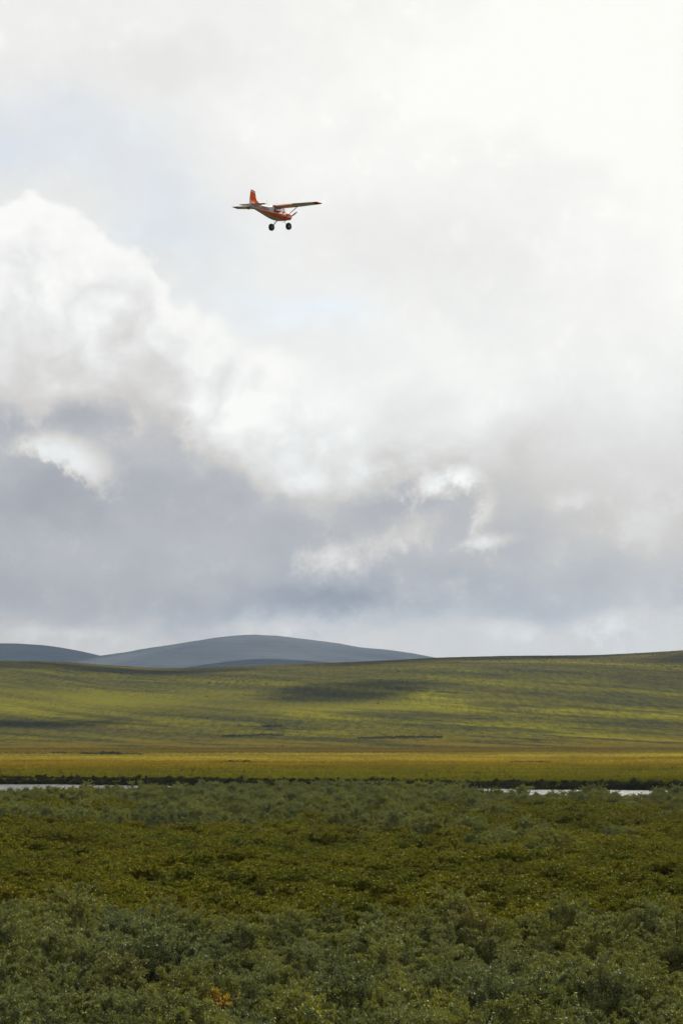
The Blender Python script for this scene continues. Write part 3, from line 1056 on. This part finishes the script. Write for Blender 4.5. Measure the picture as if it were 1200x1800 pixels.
# distant willow thickets, each a long low clump
def thicket(x, y, length, height, label, n=2600):
    r = np.random.default_rng(int(abs(x * 31 + y)))
    z0 = float(ground_z(x, y)) if y < 1300 else hill_z(x, y)
    m = max(8, int(length / (height * 0.45)))
    cx = np.linspace(-.5, .5, m) * length + r.normal(0, height * .4, m)
    cyy = r.normal(0, height * 1.6, m)
    hh = height * r.uniform(.40, .85, m) * (0.55 + 0.7 * vnoise(np.linspace(0, m * .16, m) + x, np.zeros(m) + y)) * (1 - 0.5 * (np.abs(np.linspace(-1, 1, m)) ** 3))
    xs_ = r.uniform(-.5, .5, n) * length
    env = np.interp(xs_, np.linspace(-.5, .5, m) * length, hh)
    ys_ = r.normal(0, height * 1.4, n)
    Pn = np.stack([xs_, ys_, env * r.random(n) ** .7], 1)
    k = np.clip(((xs_ / length + .5) * m).astype(int), 0, m - 1)
    dz_ = np.array([(hill_z(x + a, y + b) if y >= 1300 else float(ground_z(x + a, y + b))) - z0 for a, b in zip(cx, cyy)])
    Pn[:, 2] += dz_[k]
    s = 0.22 * height ** .5
    ax = r.normal(0, 1, (n, 3)); ax /= np.linalg.norm(ax, axis=1)[:, None]
    b = np.cross(ax, r.normal(0, 1, (n, 3))); b /= np.linalg.norm(b, axis=1)[:, None]
    v = np.stack([Pn - ax * s, Pn + b * s * .5, Pn + ax * s, Pn - b * s * .5], 1).reshape(-1, 3)
    root = empty('willow_thicket', (x, y, z0))
    o = D.objects.new('foliage', quads_mesh('thicket_foliage', v, np.arange(n * 4).reshape(n, 4), M_DARKWILLOW)); COL.objects.link(o); o.parent = root
    sv, sf = [], []
    for i in range(m):
        for j in range(3):
            a = np.array([cx[i], cyy[i], dz_[i] - .2]); t_ = a + np.array([*(r.normal(0, .35, 2) * hh[i]), hh[i] * .7])
            k0 = len(sv)
            sv += [a + (.03, 0, 0), a - (.03, 0, 0), t_ - (.015, 0, 0), t_ + (.015, 0, 0), a + (0, .03, 0), a - (0, .03, 0), t_ - (0, .015, 0), t_ + (0, .015, 0)]
            sf += [(k0, k0 + 1, k0 + 2, k0 + 3), (k0 + 4, k0 + 5, k0 + 6, k0 + 7)]
    o = D.objects.new('stems', quads_mesh('thicket_stems', sv, sf, M_BARK)); COL.objects.link(o); o.parent = root
    tag(root, label, 'thicket', 'distant willow thickets')


thicket(-104, 880, 42, 1.1, 'thin dark willow row on the golden plain at the far left edge')
thicket(-80, 850, 22, 1.5, 'dark willow clump on the golden plain, right of the thin row')
thicket(-25, 600, 7.5, .9, 'low green bush clump on the plain left of centre')
thicket(36, 1490, 52, 1.9, 'long dark willow row along the hill foot right of centre', 6000)
thicket(-56, 1540, 40, 1.6, 'broken dark willow row along the hill foot left of centre', 5000)
thicket(-47, 1640, 14, 1.8, 'small dark willow clump on the slope above the left hill-foot row', 1500)
thicket(46, 590, 10, .8, 'low bush clump on the plain right of centre')


# ------------------------------------------------------------------ aeroplane
def paint(name, fn, rough=0.6, coat=0.0, spec=0.12):
    m, t, o = new_mat(name)
    tcn = t.nodes.new('ShaderNodeTexCoord')
    x, y, z = sepxyz(t, tcn.outputs['Object'])
    c = fn(t, x, y, z)
    n = noise(t, tcn.outputs['Object'], 2.5, 4, 0.6)
    c = mixc(t, n.step(0.45, 0.8) * 0.08, c, (.25, .22, .19))
    principled(t, o, c, rough, spec, coat=coat)
    return m


ORANGE = (.88, .135, .010)
WHITE = (.88, .88, .86)


def fus_paint(t, x, y, z):
    c = mixc(t, z.step(-.245, -.240, kind='LINEAR'), ORANGE, WHITE)                      # lower orange, white above
    # pinstripes on the band
    for zz in (-.19, -.14):
        ln = (z - zz).abs().step(.013, .010, kind='LINEAR')
        c = mixc(t, ln * x.step(-3.9, -3.7), c, ORANGE)
    # orange round the cabin and over the cowl
    top = (z - (x + 2.0) * 0.02).step(-.095, -.090, kind='LINEAR') * (x - z * 0.25).step(-3.80, -3.78, kind='LINEAR')
    c = mixc(t, top, c, ORANGE)
    # the orange side stripe runs out along the tail
    belly = z - (x * 0.0)
    line = x.curve([(-8, -.05), (-6.7, -.27), (-5.75, -.40), (-4.45, -.56), (-3.1, -.68), (-2.2, -.72), (-1.0, -.66), (0, -.6)], -8, 0, -1, 0)
    c = mixc(t, (z - line).step(.005, -.005, kind='LINEAR'), c, (.66, .63, .58))
    c = mixc(t, x.step(-6.9, -7.2) * z.step(-.30, -.24), c, WHITE)
    return c


M_FUS = paint('fuselage_paint', fus_paint)
M_ORANGE = paint('orange_paint', lambda t, x, y, z: mixc(t, 0.0, ORANGE, ORANGE))
M_WHITE = paint('white_paint', lambda t, x, y, z: mixc(t, 0.0, WHITE, WHITE))


def fin_paint(t, x, y, z):
    c = mixc(t, (z + x * 0.22).step(-1.17, -1.165, kind='LINEAR'), WHITE, ORANGE)
    for zz in (-1.26, -1.33):
        c = mixc(t, (z + x * 0.22 - zz).abs().step(.014, .011, kind='LINEAR'), c, ORANGE)
    k = z + x * 0.16
    c = mixc(t, (k - 0.285).abs().step(.062, .058, kind='LINEAR'), c, WHITE)
    return c


M_FIN = paint('fin_paint', fin_paint)


def wing_paint(t, x, y, z):
    return mixc(t, y.abs().step(4.80, 4.82, kind='LINEAR'), WHITE, (.45, .05, .008))


M_WING = paint('wing_paint', wing_paint)
M_STAB = paint('tailplane_paint', lambda t, x, y, z: mixc(t, y.abs().step(1.25, 1.27, kind='LINEAR'), WHITE, ORANGE))


def plain(name, c, rough=0.5, metallic=0.0, spec=0.5):
    m, t, o = new_mat(name)
    tcn = t.nodes.new('ShaderNodeTexCoord')
    n = noise(t, tcn.outputs['Object'], 9, 4, 0.6)
    cc = mixc(t, n, tuple(q * .8 for q in c), tuple(min(1, q * 1.2) for q in c))
    principled(t, o, cc, rough, spec, metallic)
    return m


M_RUB = plain('tyre_rubber', (.022, .022, .024), 0.75)
M_HUB = plain('hub_metal', (.30, .30, .30), 0.4, 0.8)
M_STEEL = plain('gear_steel', (.20, .20, .20), 0.45, 0.5)
M_DARK = plain('shaded_strut', (.05, .03, .03), 0.4)  # near-black: the shade on the strut is put into its colour
M_BLACK = plain('black_trim', (.02, .02, .022), 0.6)
M_SEAT = plain('seat_cloth', (.06, .055, .05), 0.9)
M_RED = plain('red_lettering', (.50, .035, .02), 0.4)
M_LETTER = plain('dark_lettering', (.12, .02, .015), 0.5)


def glass_material():
    m, t, o = new_mat('cabin_glass')
    tr = t.nodes.new('ShaderNodeBsdfTransparent'); tr.inputs[0].default_value = (.90, .93, .92, 1)
    gl = t.nodes.new('ShaderNodeBsdfGlossy'); gl.inputs['Roughness'].default_value = 0.03
    fr = t.nodes.new('ShaderNodeFresnel'); fr.inputs[0].default_value = 1.4
    ms = t.nodes.new('ShaderNodeMixShader')
    t.links.new(fr.outputs[0], ms.inputs[0]); t.links.new(tr.outputs[0], ms.inputs[1]); t.links.new(gl.outputs[0], ms.inputs[2])
    t.links.new(ms.outputs[0], o.inputs['Surface'])
    return m


M_GLASS = glass_material()

plane = empty('light_aeroplane')
tag(plane, 'orange and white high-wing bush plane with big tyres flying under the clouds', 'aeroplane')

FX = np.array([0.0, -.06, -.22, -.55, -.95, -1.35, -1.75, -2.2, -2.7, -3.1, -3.6, -4.0, -4.45, -5.1, -5.75, -6.3, -6.7, -7.2, -7.6])
FW = np.array([.24, .32, .42, .48, .52, .55, .57, .58, .58, .57, .53, .47, .40, .31, .235, .18, .145, .09, .04])
FB = np.array([-.26, -.34, -.42, -.50, -.57, -.68, -.77, -.82, -.83, -.81, -.77, -.73, -.67, -.575, -.48, -.40, -.34, -.22, -.10])
FT = np.array([.20, .26, .31, .345, .36, .34, .15, .13, .13, .13, .13, .47, .42, .375, .34, .31, .28, .22, .15])
FE = 2.7


def fus_half(x, z, zt_override=None):
    xs = FX[::-1]
    w = np.interp(x, xs, FW[::-1]); zb = np.interp(x, xs, FB[::-1]); zt = np.interp(x, xs, FT[::-1])
    zc = (zb + zt) / 2; hz = (zt - zb) / 2
    k = min(0.999, abs((z - zc) / hz))
    return w * (1 - k ** FE) ** (1 / FE)


def ring(x, w, zb, zt, n=28, e=FE):
    r_ = []
    zc = (zb + zt) / 2; hz = (zt - zb) / 2
    for i in range(n):
        a = 2 * math.pi * i / n
        c, s = math.cos(a), math.sin(a)
        r_.append((x, w * math.copysign(abs(c) ** (2 / e), c), zc + hz * math.copysign(abs(s) ** (2 / e), s)))
    return r_


def loft(rings, cap=True):
    v, f = [], []
    n = len(rings[0])
    for r_ in rings:
        v += r_
    for i in range(len(rings) - 1):
        for j in range(n):
            k = (j + 1) % n
            f.append((i * n + j, i * n + k, (i + 1) * n + k, (i + 1) * n + j))
    if cap:
        f.append(tuple(range(n))[::-1]); f.append(tuple(range((len(rings) - 1) * n, len(rings) * n)))
    return v, f


rings = [ring(x, w, b, t_) for x, w, b, t_ in zip(FX, FW, FB, FT) if x >= -3.6]
aft = [ring(-3.62, .53, -.77, .60)] + [ring(x, w, b, t_) for x, w, b, t_ in zip(FX, FW, FB, FT) if x < -3.7]
aft[1] = ring(-4.0, .47, -.73, .50)
v1, f1 = loft(rings); v2, f2 = loft(aft)
k = len(v1)
fus = mesh_obj('fuselage', v1 + v2, f1 + [tuple(i + k for i in q) for q in f2], M_FUS, plane, True)
cowl_lip = mesh_obj('cowl_opening', *loft([ring(.004, .20, -.18, .10, 20, 2.4), ring(.012, .20, -.18, .10, 20, 2.4)]), M_BLACK, fus)


def box(x0, x1, y0, y1, z0, z1):
    v = [(x, y, z) for x in (x0, x1) for y in (y0, y1) for z in (z0, z1)]
    return v, [(0, 1, 3, 2), (4, 6, 7, 5), (0, 4, 5, 1), (2, 3, 7, 6), (0, 2, 6, 4), (1, 5, 7, 3)]


def bar(a, b, wx, wy, mat, name, parent, n=4, smooth=False):
    a, b = Vector(a), Vector(b)
    d = (b - a).normalized()
    u = d.cross(Vector((0, 1, 0)) if abs(d.y) < .9 else Vector((1, 0, 0))).normalized(); w = d.cross(u)
    v = []
    for p in (a, b):
        for i in range(n):
            an = 2 * math.pi * (i + .5) / n
            v.append(p + u * math.cos(an) * wx + w * math.sin(an) * wy)
    f = [(i, (i + 1) % n, n + (i + 1) % n, n + i) for i in range(n)] + [tuple(range(n))[::-1], tuple(range(n, 2 * n))]
    return mesh_obj(name, v, f, mat, parent, smooth)


roof = mesh_obj('cabin_roof', *loft([ring(-1.92, .50, .565, .62, 20, 3.5), ring(-2.05, .53, .555, .69, 20, 3.5), ring(-2.7, .54, .555, .72, 20, 3.5), ring(-3.40, .52, .555, .66, 20, 3.5), ring(-3.64, .50, .54, .60, 20, 3.5)]), M_ORANGE, plane, True)
for s in (-1, 1):
    bar((-1.86, s * .50, .08), (-1.95, s * .49, .58), .055, .035, M_ORANGE, 'door_post', plane)
    bar((-2.76, s * .53, .08), (-2.76, s * .51, .58), .05, .035, M_ORANGE, 'door_post', plane)
    bar((-3.18, s * .52, .08), (-3.14, s * .505, .58), .04, .035, M_ORANGE, 'door_post', plane)
    for (xa, xb) in ((-1.98, -2.71), (-2.81, -3.13), (-3.19, -3.62)):
        w_ = mesh_obj('window', [(xa, s * .545, .10), (xb, s * .54, .10), (xb, s * .508, .57), (xa, s * .508, .57)], [(0, 1, 2, 3)], M_GLASS, plane)
ws = mesh_obj('windshield', [(-1.38, .40, .325), (-1.38, -.40, .325), (-1.94, -.46, .60), (-1.94, .46, .60), (-1.82, .52, .10), (-1.82, -.52, .10)],
              [(0, 1, 2, 3), (0, 3, 4), (1, 5, 2)], M_GLASS, plane)
for (xx, yy) in ((-2.35, .25), (-2.35, -.25)):
    st_ = mesh_obj('seat', *box(xx - .12, xx + .05, yy - .2, yy + .2, .05, .40), M_SEAT, plane)
    mesh_obj('headrest', *box(xx - .10, xx - .02, yy - .1, yy + .1, .402, .49), M_SEAT, st_)
mesh_obj('dashboard', *box(-1.72, -1.48, -.42, .42, .10, .30), M_BLACK, plane)
mesh_obj('bulkhead', *box(-3.60, -3.55, -.46, .46, .08, .56), M_BLACK, plane)


# wings
def airfoil(x_le, chord, y, z, tk, n=9, inc=1.5):
    up, lo = [], []
    for i in range(n):
        t_ = (i / (n - 1)) ** 1.6
        th = tk * (2.969 * math.sqrt(t_) - 1.26 * t_ - 3.516 * t_ ** 2 + 2.843 * t_ ** 3 - 1.015 * t_ ** 4) * 0.5 * 2
        cb = 0.022 * 4 * t_ * (1 - t_)
        dzi = -t_ * chord * math.sin(rad(inc))
        up.append((x_le - t_ * chord, y, z + (cb + th) * chord + dzi)); lo.append((x_le - t_ * chord, y, z + (cb - th * .8) * chord + dzi))
    return up + lo[::-1][1:-1]


TKW = 0.12
WX, WC = -1.93, 1.62
for s in (-1, 1):
    wing = None

    def wing_section(y, frac0, frac1):
        """part of the wing between two chord fractions at a spanwise place"""
        yy = abs(y)
        ch = WC if yy < 2.55 else WC + (1.14 - WC) * (yy - 2.55) / (5.3 - 2.55)
        le = WX if yy < 2.55 else WX - 0.17 * (yy - 2.55) / (5.3 - 2.55)
        zz = .62 + .034 * (yy - .5)
        return le, ch, zz

    def section(y, scale_t=1.0, rear=0.74):
        le, ch, zz = wing_section(y, 0, 1)
        a = airfoil(le, ch, s * y, zz, TKW * scale_t)
        # cut at the hinge line
        cut = le - rear * ch
        return [(max(p[0], cut), p[1], p[2]) for p in a]

    rs = [section(y) for y in (.40, 1.5, 2.55, 4.0, 5.0)] + [section(5.0001, 1, 2.0), section(5.30, .9, 2.0), section(5.44, .45, 2.0)]
    v, f = loft(rs)
    wing = mesh_obj('wing', v, f, M_WING, plane, True)

    def control(name, y0, y1, defl, mat):
        v = []
        for y in (y0, y1):
            le, ch, zz = wing_section(y, 0, 1)
            hx_ = le - .745 * ch; c2 = ch * .255
            hz_ = zz + 0.010 * ch - .745 * ch * math.sin(rad(1.5)) + .006
            tk_ = .030 * ch
            dx_, dz2 = -math.cos(rad(defl)) * c2, -math.sin(rad(defl)) * c2
            v += [(hx_, s * y, hz_ + tk_), (hx_, s * y, hz_ - tk_ * .7), (hx_ + dx_, s * y, hz_ + dz2 + .004), (hx_ + dx_, s * y, hz_ + dz2 - .004)]
        f = [(0, 2, 6, 4), (1, 5, 7, 3), (2, 3, 7, 6), (0, 4, 5, 1), (0, 1, 3, 2), (4, 6, 7, 5)]
        return mesh_obj(name, v, f, mat, wing)
    control('flap', .62, 2.52, 14, M_ORANGE)
    control('aileron', 2.58, 4.97, -1, M_WHITE)
    # lift strut, faired
    a = Vector((-1.86, s * .55, -.52)); b = Vector((-2.42, s * 2.62, .60))
    d = (b - a).normalized()
    u = (Vector((1, 0, 0)) - d * d.x).normalized(); w = d.cross(u)
    v = []
    for p in (a, b):
        for i in range(10):
            an = 2 * math.pi * i / 10
            v.append(p + u * math.cos(an) * .062 + w * math.sin(an) * .026)
    f = [(i, (i + 1) % 10, 10 + (i + 1) % 10, 10 + i) for i in range(10)] + [tuple(range(10))[::-1], tuple(range(10, 20))]
    mesh_obj('wing_strut', v, f, M_DARK, plane, True)
    # sprung steel gear leg
    v = []
    pts_ = [(-1.72, .42, -.70), (-1.74, .66, -.92), (-1.75, .84, -1.16), (-1.75, .955, -1.37)]
    for i, p in enumerate(pts_):
        hw = .075 - .012 * i
        v += [(p[0] + hw, s * (p[1] - .010), p[2] - .012), (p[0] - hw, s * (p[1] - .010), p[2] - .012), (p[0] - hw, s * (p[1] + .014), p[2] + .012), (p[0] + hw, s * (p[1] + .014), p[2] + .012)]
    f = []
    for i in range(3):
        for j in range(4):
            f.append((i * 4 + j, i * 4 + (j + 1) % 4, i * 4 + 4 + (j + 1) % 4, i * 4 + 4 + j))
    f += [(3, 2, 1, 0), (12, 13, 14, 15)]
    mesh_obj('gear_leg', v, f, M_STEEL, plane)
    # big soft tyre
    wroot = empty('wheel'); wroot.parent = plane; wroot.location = (-1.75, s * 1.10, -1.37)
    prof = [(.13, -.10), (.20, -.155), (.29, -.175), (.355, -.150), (.382, -.085), (.388, 0), (.382, .085), (.355, .150), (.29, .175), (.20, .155), (.13, .10)]
    v, f = [], []
    nn = 32
    for i in range(nn):
        an = 2 * math.pi * i / nn
        for (r_, y) in prof:
            v.append((math.cos(an) * r_, y, math.sin(an) * r_))
    m_ = len(prof)
    for i in range(nn):
        for j in range(m_ - 1):
            f.append((i * m_ + j, i * m_ + j + 1, ((i + 1) % nn) * m_ + j + 1, ((i + 1) % nn) * m_ + j))
    mesh_obj('tyre', v, f, M_RUB, wroot, True)
    v, f = [], []
    for y in (-.105, -.085, .085, .105):
        for i in range(16):
            an = 2 * math.pi * i / 16
            r_ = .14 if abs(y) < .1 else .10
            v.append((math.cos(an) * r_, y, math.sin(an) * r_))
    for q in range(3):
        for i in range(16):
            f.append((q * 16 + i, q * 16 + (i + 1) % 16, q * 16 + 16 + (i + 1) % 16, q * 16 + 16 + i))
    f += [tuple(range(16))[::-1], tuple(range(48, 64))]
    mesh_obj('hub', v, f, M_HUB, wroot)
    # horizontal tail
    v = []
    for (y, xl, xt, th) in ((.08, -6.22, -6.98, .045), (1.45, -6.62, -7.06, .026), (1.60, -6.72, -7.06, .010)):
        z0_ = .12
        v += [(xl, s * y, z0_), (xl - .10, s * y, z0_ + th), (xt, s * y, z0_ + th * .6), (xt, s * y, z0_ - th * .6), (xl - .10, s * y, z0_ - th)]
    f = []
    for i in range(2):
        for j in range(5):
            f.append((i * 5 + j, i * 5 + (j + 1) % 5, i * 5 + 5 + (j + 1) % 5, i * 5 + 5 + j))
    f += [(4, 3, 2, 1, 0), (10, 11, 12, 13, 14)]
    mesh_obj('tailplane', v, f, M_STAB, plane)
    v = []
    for (y, xt, th) in ((.10, -7.40, .024), (1.60, -7.30, .010)):
        v += [(-7.075, s * y, .12 + th), (-7.075, s * y, .12 - th), (xt, s * y, .117), (xt, s * y, .125)]
    mesh_obj('elevator', v, [(0, 1, 2, 3), (7, 6, 5, 4), (0, 3, 7, 4), (1, 5, 6, 2), (2, 6, 7, 3), (0, 4, 5, 1)], M_ORANGE, plane)


# fin and rudder
def slab(name, outline, half, mat, parent, bev=0.5):
    n = len(outline)
    cx_ = sum(p[0] for p in outline) / n; cz_ = sum(p[1] for p in outline) / n
    v = [(x, -half * .35, z) for x, z in outline] + [(x, half * .35, z) for x, z in outline]
    inn = [(x + (cx_ - x) * .16, z + (cz_ - z) * .10) for x, z in outline]
    v += [(x, -half, z) for x, z in inn] + [(x, half, z) for x, z in inn]
    f = []
    for i in range(n):
        k2 = (i + 1) % n
        f += [(i, k2, n + k2, n + i), (i, 2 * n + i, 2 * n + k2, k2), (n + i, n + k2, 3 * n + k2, 3 * n + i)]
    f += [tuple(range(2 * n, 3 * n)), tuple(range(3 * n, 4 * n))[::-1]]
    return mesh_obj(name, v, f, mat, parent)


fin = slab('fin', [(-5.55, .33), (-5.95, .44), (-6.25, .56), (-6.45, .72), (-6.55, .92), (-6.70, 1.35), (-6.76, 1.52), (-6.84, 1.59), (-7.12, 1.62), (-7.20, .22), (-6.6, .26)], .045, M_FIN, plane)
rud = slab('rudder', [(-7.135, 1.62), (-7.44, 1.62), (-7.50, 1.56), (-7.60, .85), (-7.64, .12), (-7.60, -.06), (-7.40, -.02), (-7.215, .14)], .028, M_FIN, plane)

# tail wheel
tw = empty('tail_wheel'); tw.parent = plane; tw.location = (-7.72, 0, -.40)
v, f = [], []
prof = [(.05, -.05), (.12, -.07), (.165, -.045), (.172, 0), (.165, .045), (.12, .07), (.05, .05)]
for i in range(20):
    an = 2 * math.pi * i / 20
    for (r_, y) in prof:
        v.append((math.cos(an) * r_, y, math.sin(an) * r_))
for i in range(20):
    for j in range(6):
        f.append((i * 7 + j, i * 7 + j + 1, ((i + 1) % 20) * 7 + j + 1, ((i + 1) % 20) * 7 + j))
mesh_obj('tyre', v, f, M_RUB, tw, True)
mesh_obj('hub', *box(-.05, .05, -.06, .06, -.05, .05), M_HUB, tw)
bar((-7.15, 0, -.26), (-7.66, 0, -.30), .02, .035, M_STEEL, 'tail_spring', plane)
bar((-7.66, .0, -.28), (-7.72, 0.07, -.40), .016, .016, M_STEEL, 'tail_fork', plane)

# propeller at rest
prop = empty('propeller'); prop.parent = plane; prop.location = (.10, 0, -.02); prop.rotation_euler = (rad(58), 0, 0)
v, f = loft([ring(-.09, .15, -.15, .15, 20, 2), ring(.02, .14, -.14, .14, 20, 2), ring(.12, .10, -.10, .10, 20, 2), ring(.20, .03, -.03, .03, 20, 2)])
mesh_obj('spinner', v, f, M_WHITE, prop, True)
for s in (-1, 1):
    v = []
    for (r_, ch, tw_) in ((.12, .09, 50), (.30, .15, 38), (.60, .16, 27), (.90, .12, 20), (1.03, .05, 17)):
        c, s2 = math.cos(rad(tw_)) * ch / 2, math.sin(rad(tw_)) * ch / 2
        th = .014
        v += [(s2, -s * c, s * r_), (th, 0, s * r_), (-s2, s * c, s * r_), (-th, 0, s * r_)]
    f = []
    for i in range(4):
        for j in range(4):
            f.append((i * 4 + j, i * 4 + (j + 1) % 4, i * 4 + 4 + (j + 1) % 4, i * 4 + 4 + j))
    f += [(0, 1, 2, 3), (16, 17, 18, 19)]
    mesh_obj('blade', v, f, M_HUB, prop)

# aerials, exhaust, step
for xx in (-2.5, -4.3):
    z0_ = .70 if xx > -3 else .44
    bar((xx, .0, z0_), (xx - .22, .0, z0_ + .62), .008, .008, M_STEEL, 'aerial', plane, 5)
bar((-.95, -.22, -.50), (-1.25, -.24, -.78), .04, .04, M_STEEL, 'exhaust_pipe', plane, 8, True)
bar((-2.15, .42, -.78), (-2.15, .60, -1.02), .012, .012, M_STEEL, 'boarding_step', plane, 5)
bar((-2.15, -.42, -.78), (-2.15, -.60, -1.02), .012, .012, M_STEEL, 'boarding_step', plane, 5)


# lettering, laid on the skin
def lettering(name, text, mat, parent, x_start, x_end, z_mid, side, wrap):
    cu = D.curves.new('letters', 'FONT')
    cu.body = text
    cu.size = 1.0
    cu.extrude = 0.0
    cu.offset = 0.018
    ob = D.objects.new('letters', cu)
    COL.objects.link(ob)
    bpy.context.view_layer.update()
    me = D.meshes.new_from_object(ob.evaluated_get(bpy.context.evaluated_depsgraph_get()))
    D.objects.remove(ob)
    bm = bmesh.new(); bm.from_mesh(me)
    bmesh.ops.triangulate(bm, faces=bm.faces[:])
    xs = [q.co.x for q in bm.verts]; ys = [q.co.y for q in bm.verts]
    w = max(xs) - min(xs); h = max(ys) - min(ys)
    sx = abs(x_end - x_start) / w
    for q in bm.verts:
        u = (q.co.x - min(xs)) * sx; vv_ = (q.co.y - min(ys) - h / 2)
        X, Z = wrap(u, vv_ * sx)
        q.co = Vector((X, side, Z))
    bm.to_mesh(me); bm.free()
    me.materials.clear(); me.materials.append(mat)
    o = D.objects.new(name, me); COL.objects.link(o); o.parent = parent
    return o


for s in (-1, 1):                       # s = -1 is the right-hand side of the aircraft
    # seen from the right the text runs aft to nose
    def wrap(u, vv_, s=s):
        X = (-6.25 + u) if s < 0 else (-4.45 - u)
        return X, 0.0 + vv_ * 0.95 + 0.0
    o = lettering('registration', 'N3880X', M_RED, fus, -6.25, -4.45, 0, 0.0, wrap)
    for q in o.data.vertices:
        q.co.y = s * (fus_half(q.co.x, q.co.z) + .012)
    o.data.update()

    def wrap2(u, vv_, s=s):
        X = (-7.05 + u) if s < 0 else (-6.12 - u)
        base = .80 - (X + 7.05) * .33
        return X, base + vv_ * 1.1
    o = lettering('fin_lettering', 'CESSNA 180', M_LETTER, fin, -7.05, -6.12, 0, s * .05, wrap2)

# place the aircraft: heading away to the right, shallow right bank
h_, p_, b_ = rad(57.44), rad(0.59), rad(3.95)
nv = Vector((math.cos(h_) * math.cos(p_), math.sin(h_) * math.cos(p_), math.sin(p_)))
r0 = Vector((math.sin(h_), -math.cos(h_), 0)); u0 = r0.cross(nv)
rv = r0 * math.cos(b_) - u0 * math.sin(b_); uv = u0 * math.cos(b_) + r0 * math.sin(b_)
M = Matrix((nv, -rv, uv)).transposed().to_4x4()
M.translation = Vector((-5.53, 255.2, 55.6 + EYE))
plane.matrix_world = M

# ------------------------------------------------------------------ clouds added out of view towards the sun, to shade the hills
m, t, o = new_mat('cloud_white')
df = t.nodes.new('ShaderNodeBsdfDiffuse'); df.inputs[0].default_value = (.9, .9, .9, 1)
tl = t.nodes.new('ShaderNodeBsdfTranslucent'); tl.inputs[0].default_value = (.9, .9, .9, 1)
ms = t.nodes.new('ShaderNodeMixShader'); ms.inputs[0].default_value = 0.5
t.links.new(df.outputs[0], ms.inputs[1]); t.links.new(tl.outputs[0], ms.inputs[2]); t.links.new(ms.outputs[0], o.inputs['Surface'])
M_CLOUD = m
CLOUD_H = 1800.0


def shade_cloud(x, y, rx_, ry_, rot, seed):
    """an unseen flat-based cumulus added to shade the ground at (x, y)"""
    bm = bmesh.new()
    bmesh.ops.create_icosphere(bm, subdivisions=5, radius=1.0)
    off = Vector((seed * 3.7, seed * 1.3, seed))
    from mathutils import noise as mn_
    for q in bm.verts:
        n = q.co.normalized()
        k = 1 + .42 * mn_.fractal(n * 1.6 + off, 1.0, 2.0, 5) + .10 * abs(mn_.noise(n * 7 + off))
        z = n.z * k
        q.co = Vector((n.x * k * rx_, n.y * k * ry_, (z if z > 0 else z * .25) * min(rx_, ry_) * .55))
    me = D.meshes.new('shade_cloud'); bm.to_mesh(me); bm.free()
    me.polygons.foreach_set('use_smooth', [True] * len(me.polygons))
    me.materials.append(M_CLOUD)
    ob = D.objects.new('shade_cloud', me); COL.objects.link(ob)
    ob.location = (x + sun_dir.x / sun_dir.z * CLOUD_H, y + sun_dir.y / sun_dir.z * CLOUD_H, CLOUD_H)
    ob.rotation_euler = (0, 0, rad(rot))
    tag(ob, 'unseen white cumulus added to shade the hills', 'shade_cloud', None, 'stuff')


for c_ in ((-330, 2400, 170, 80, -10, 2), (420, 2330, 130, 120, 0, 4), (60, 2480, 150, 90, 0, 6)):
    shade_cloud(*c_)
CLOUD_H = 1150.0
for c_ in ((-22, 1985, 58, 78, 25, 1), (-225, 1690, 55, 40, 10, 5)):
    shade_cloud(*c_)
CLOUD_H = 8000.0                                   # an unseen high bank, added to keep the far hills in shade
for c_ in ((-2500, 9600, 1500, 2600, 0, 8), (-300, 6200, 1500, 900, 10, 9)):
    shade_cloud(*c_)

# ------------------------------------------------------------------ air
m, t, o = new_mat('valley_haze')
pv = t.nodes.new('ShaderNodeVolumePrincipled')
pv.inputs['Color'].default_value = (.50, .71, 1.0, 1)
pv.inputs['Density'].default_value = 2.2e-5
pv.inputs['Anisotropy'].default_value = 0.2
t.links.new(pv.outputs[0], o.inputs['Volume'])
hz = mesh_obj('haze', *box(-14300, 14300, -14300, 14300, -14.0, 700.0), m)
tag(hz, 'thin blue haze filling the valley air', 'haze', None, 'stuff')
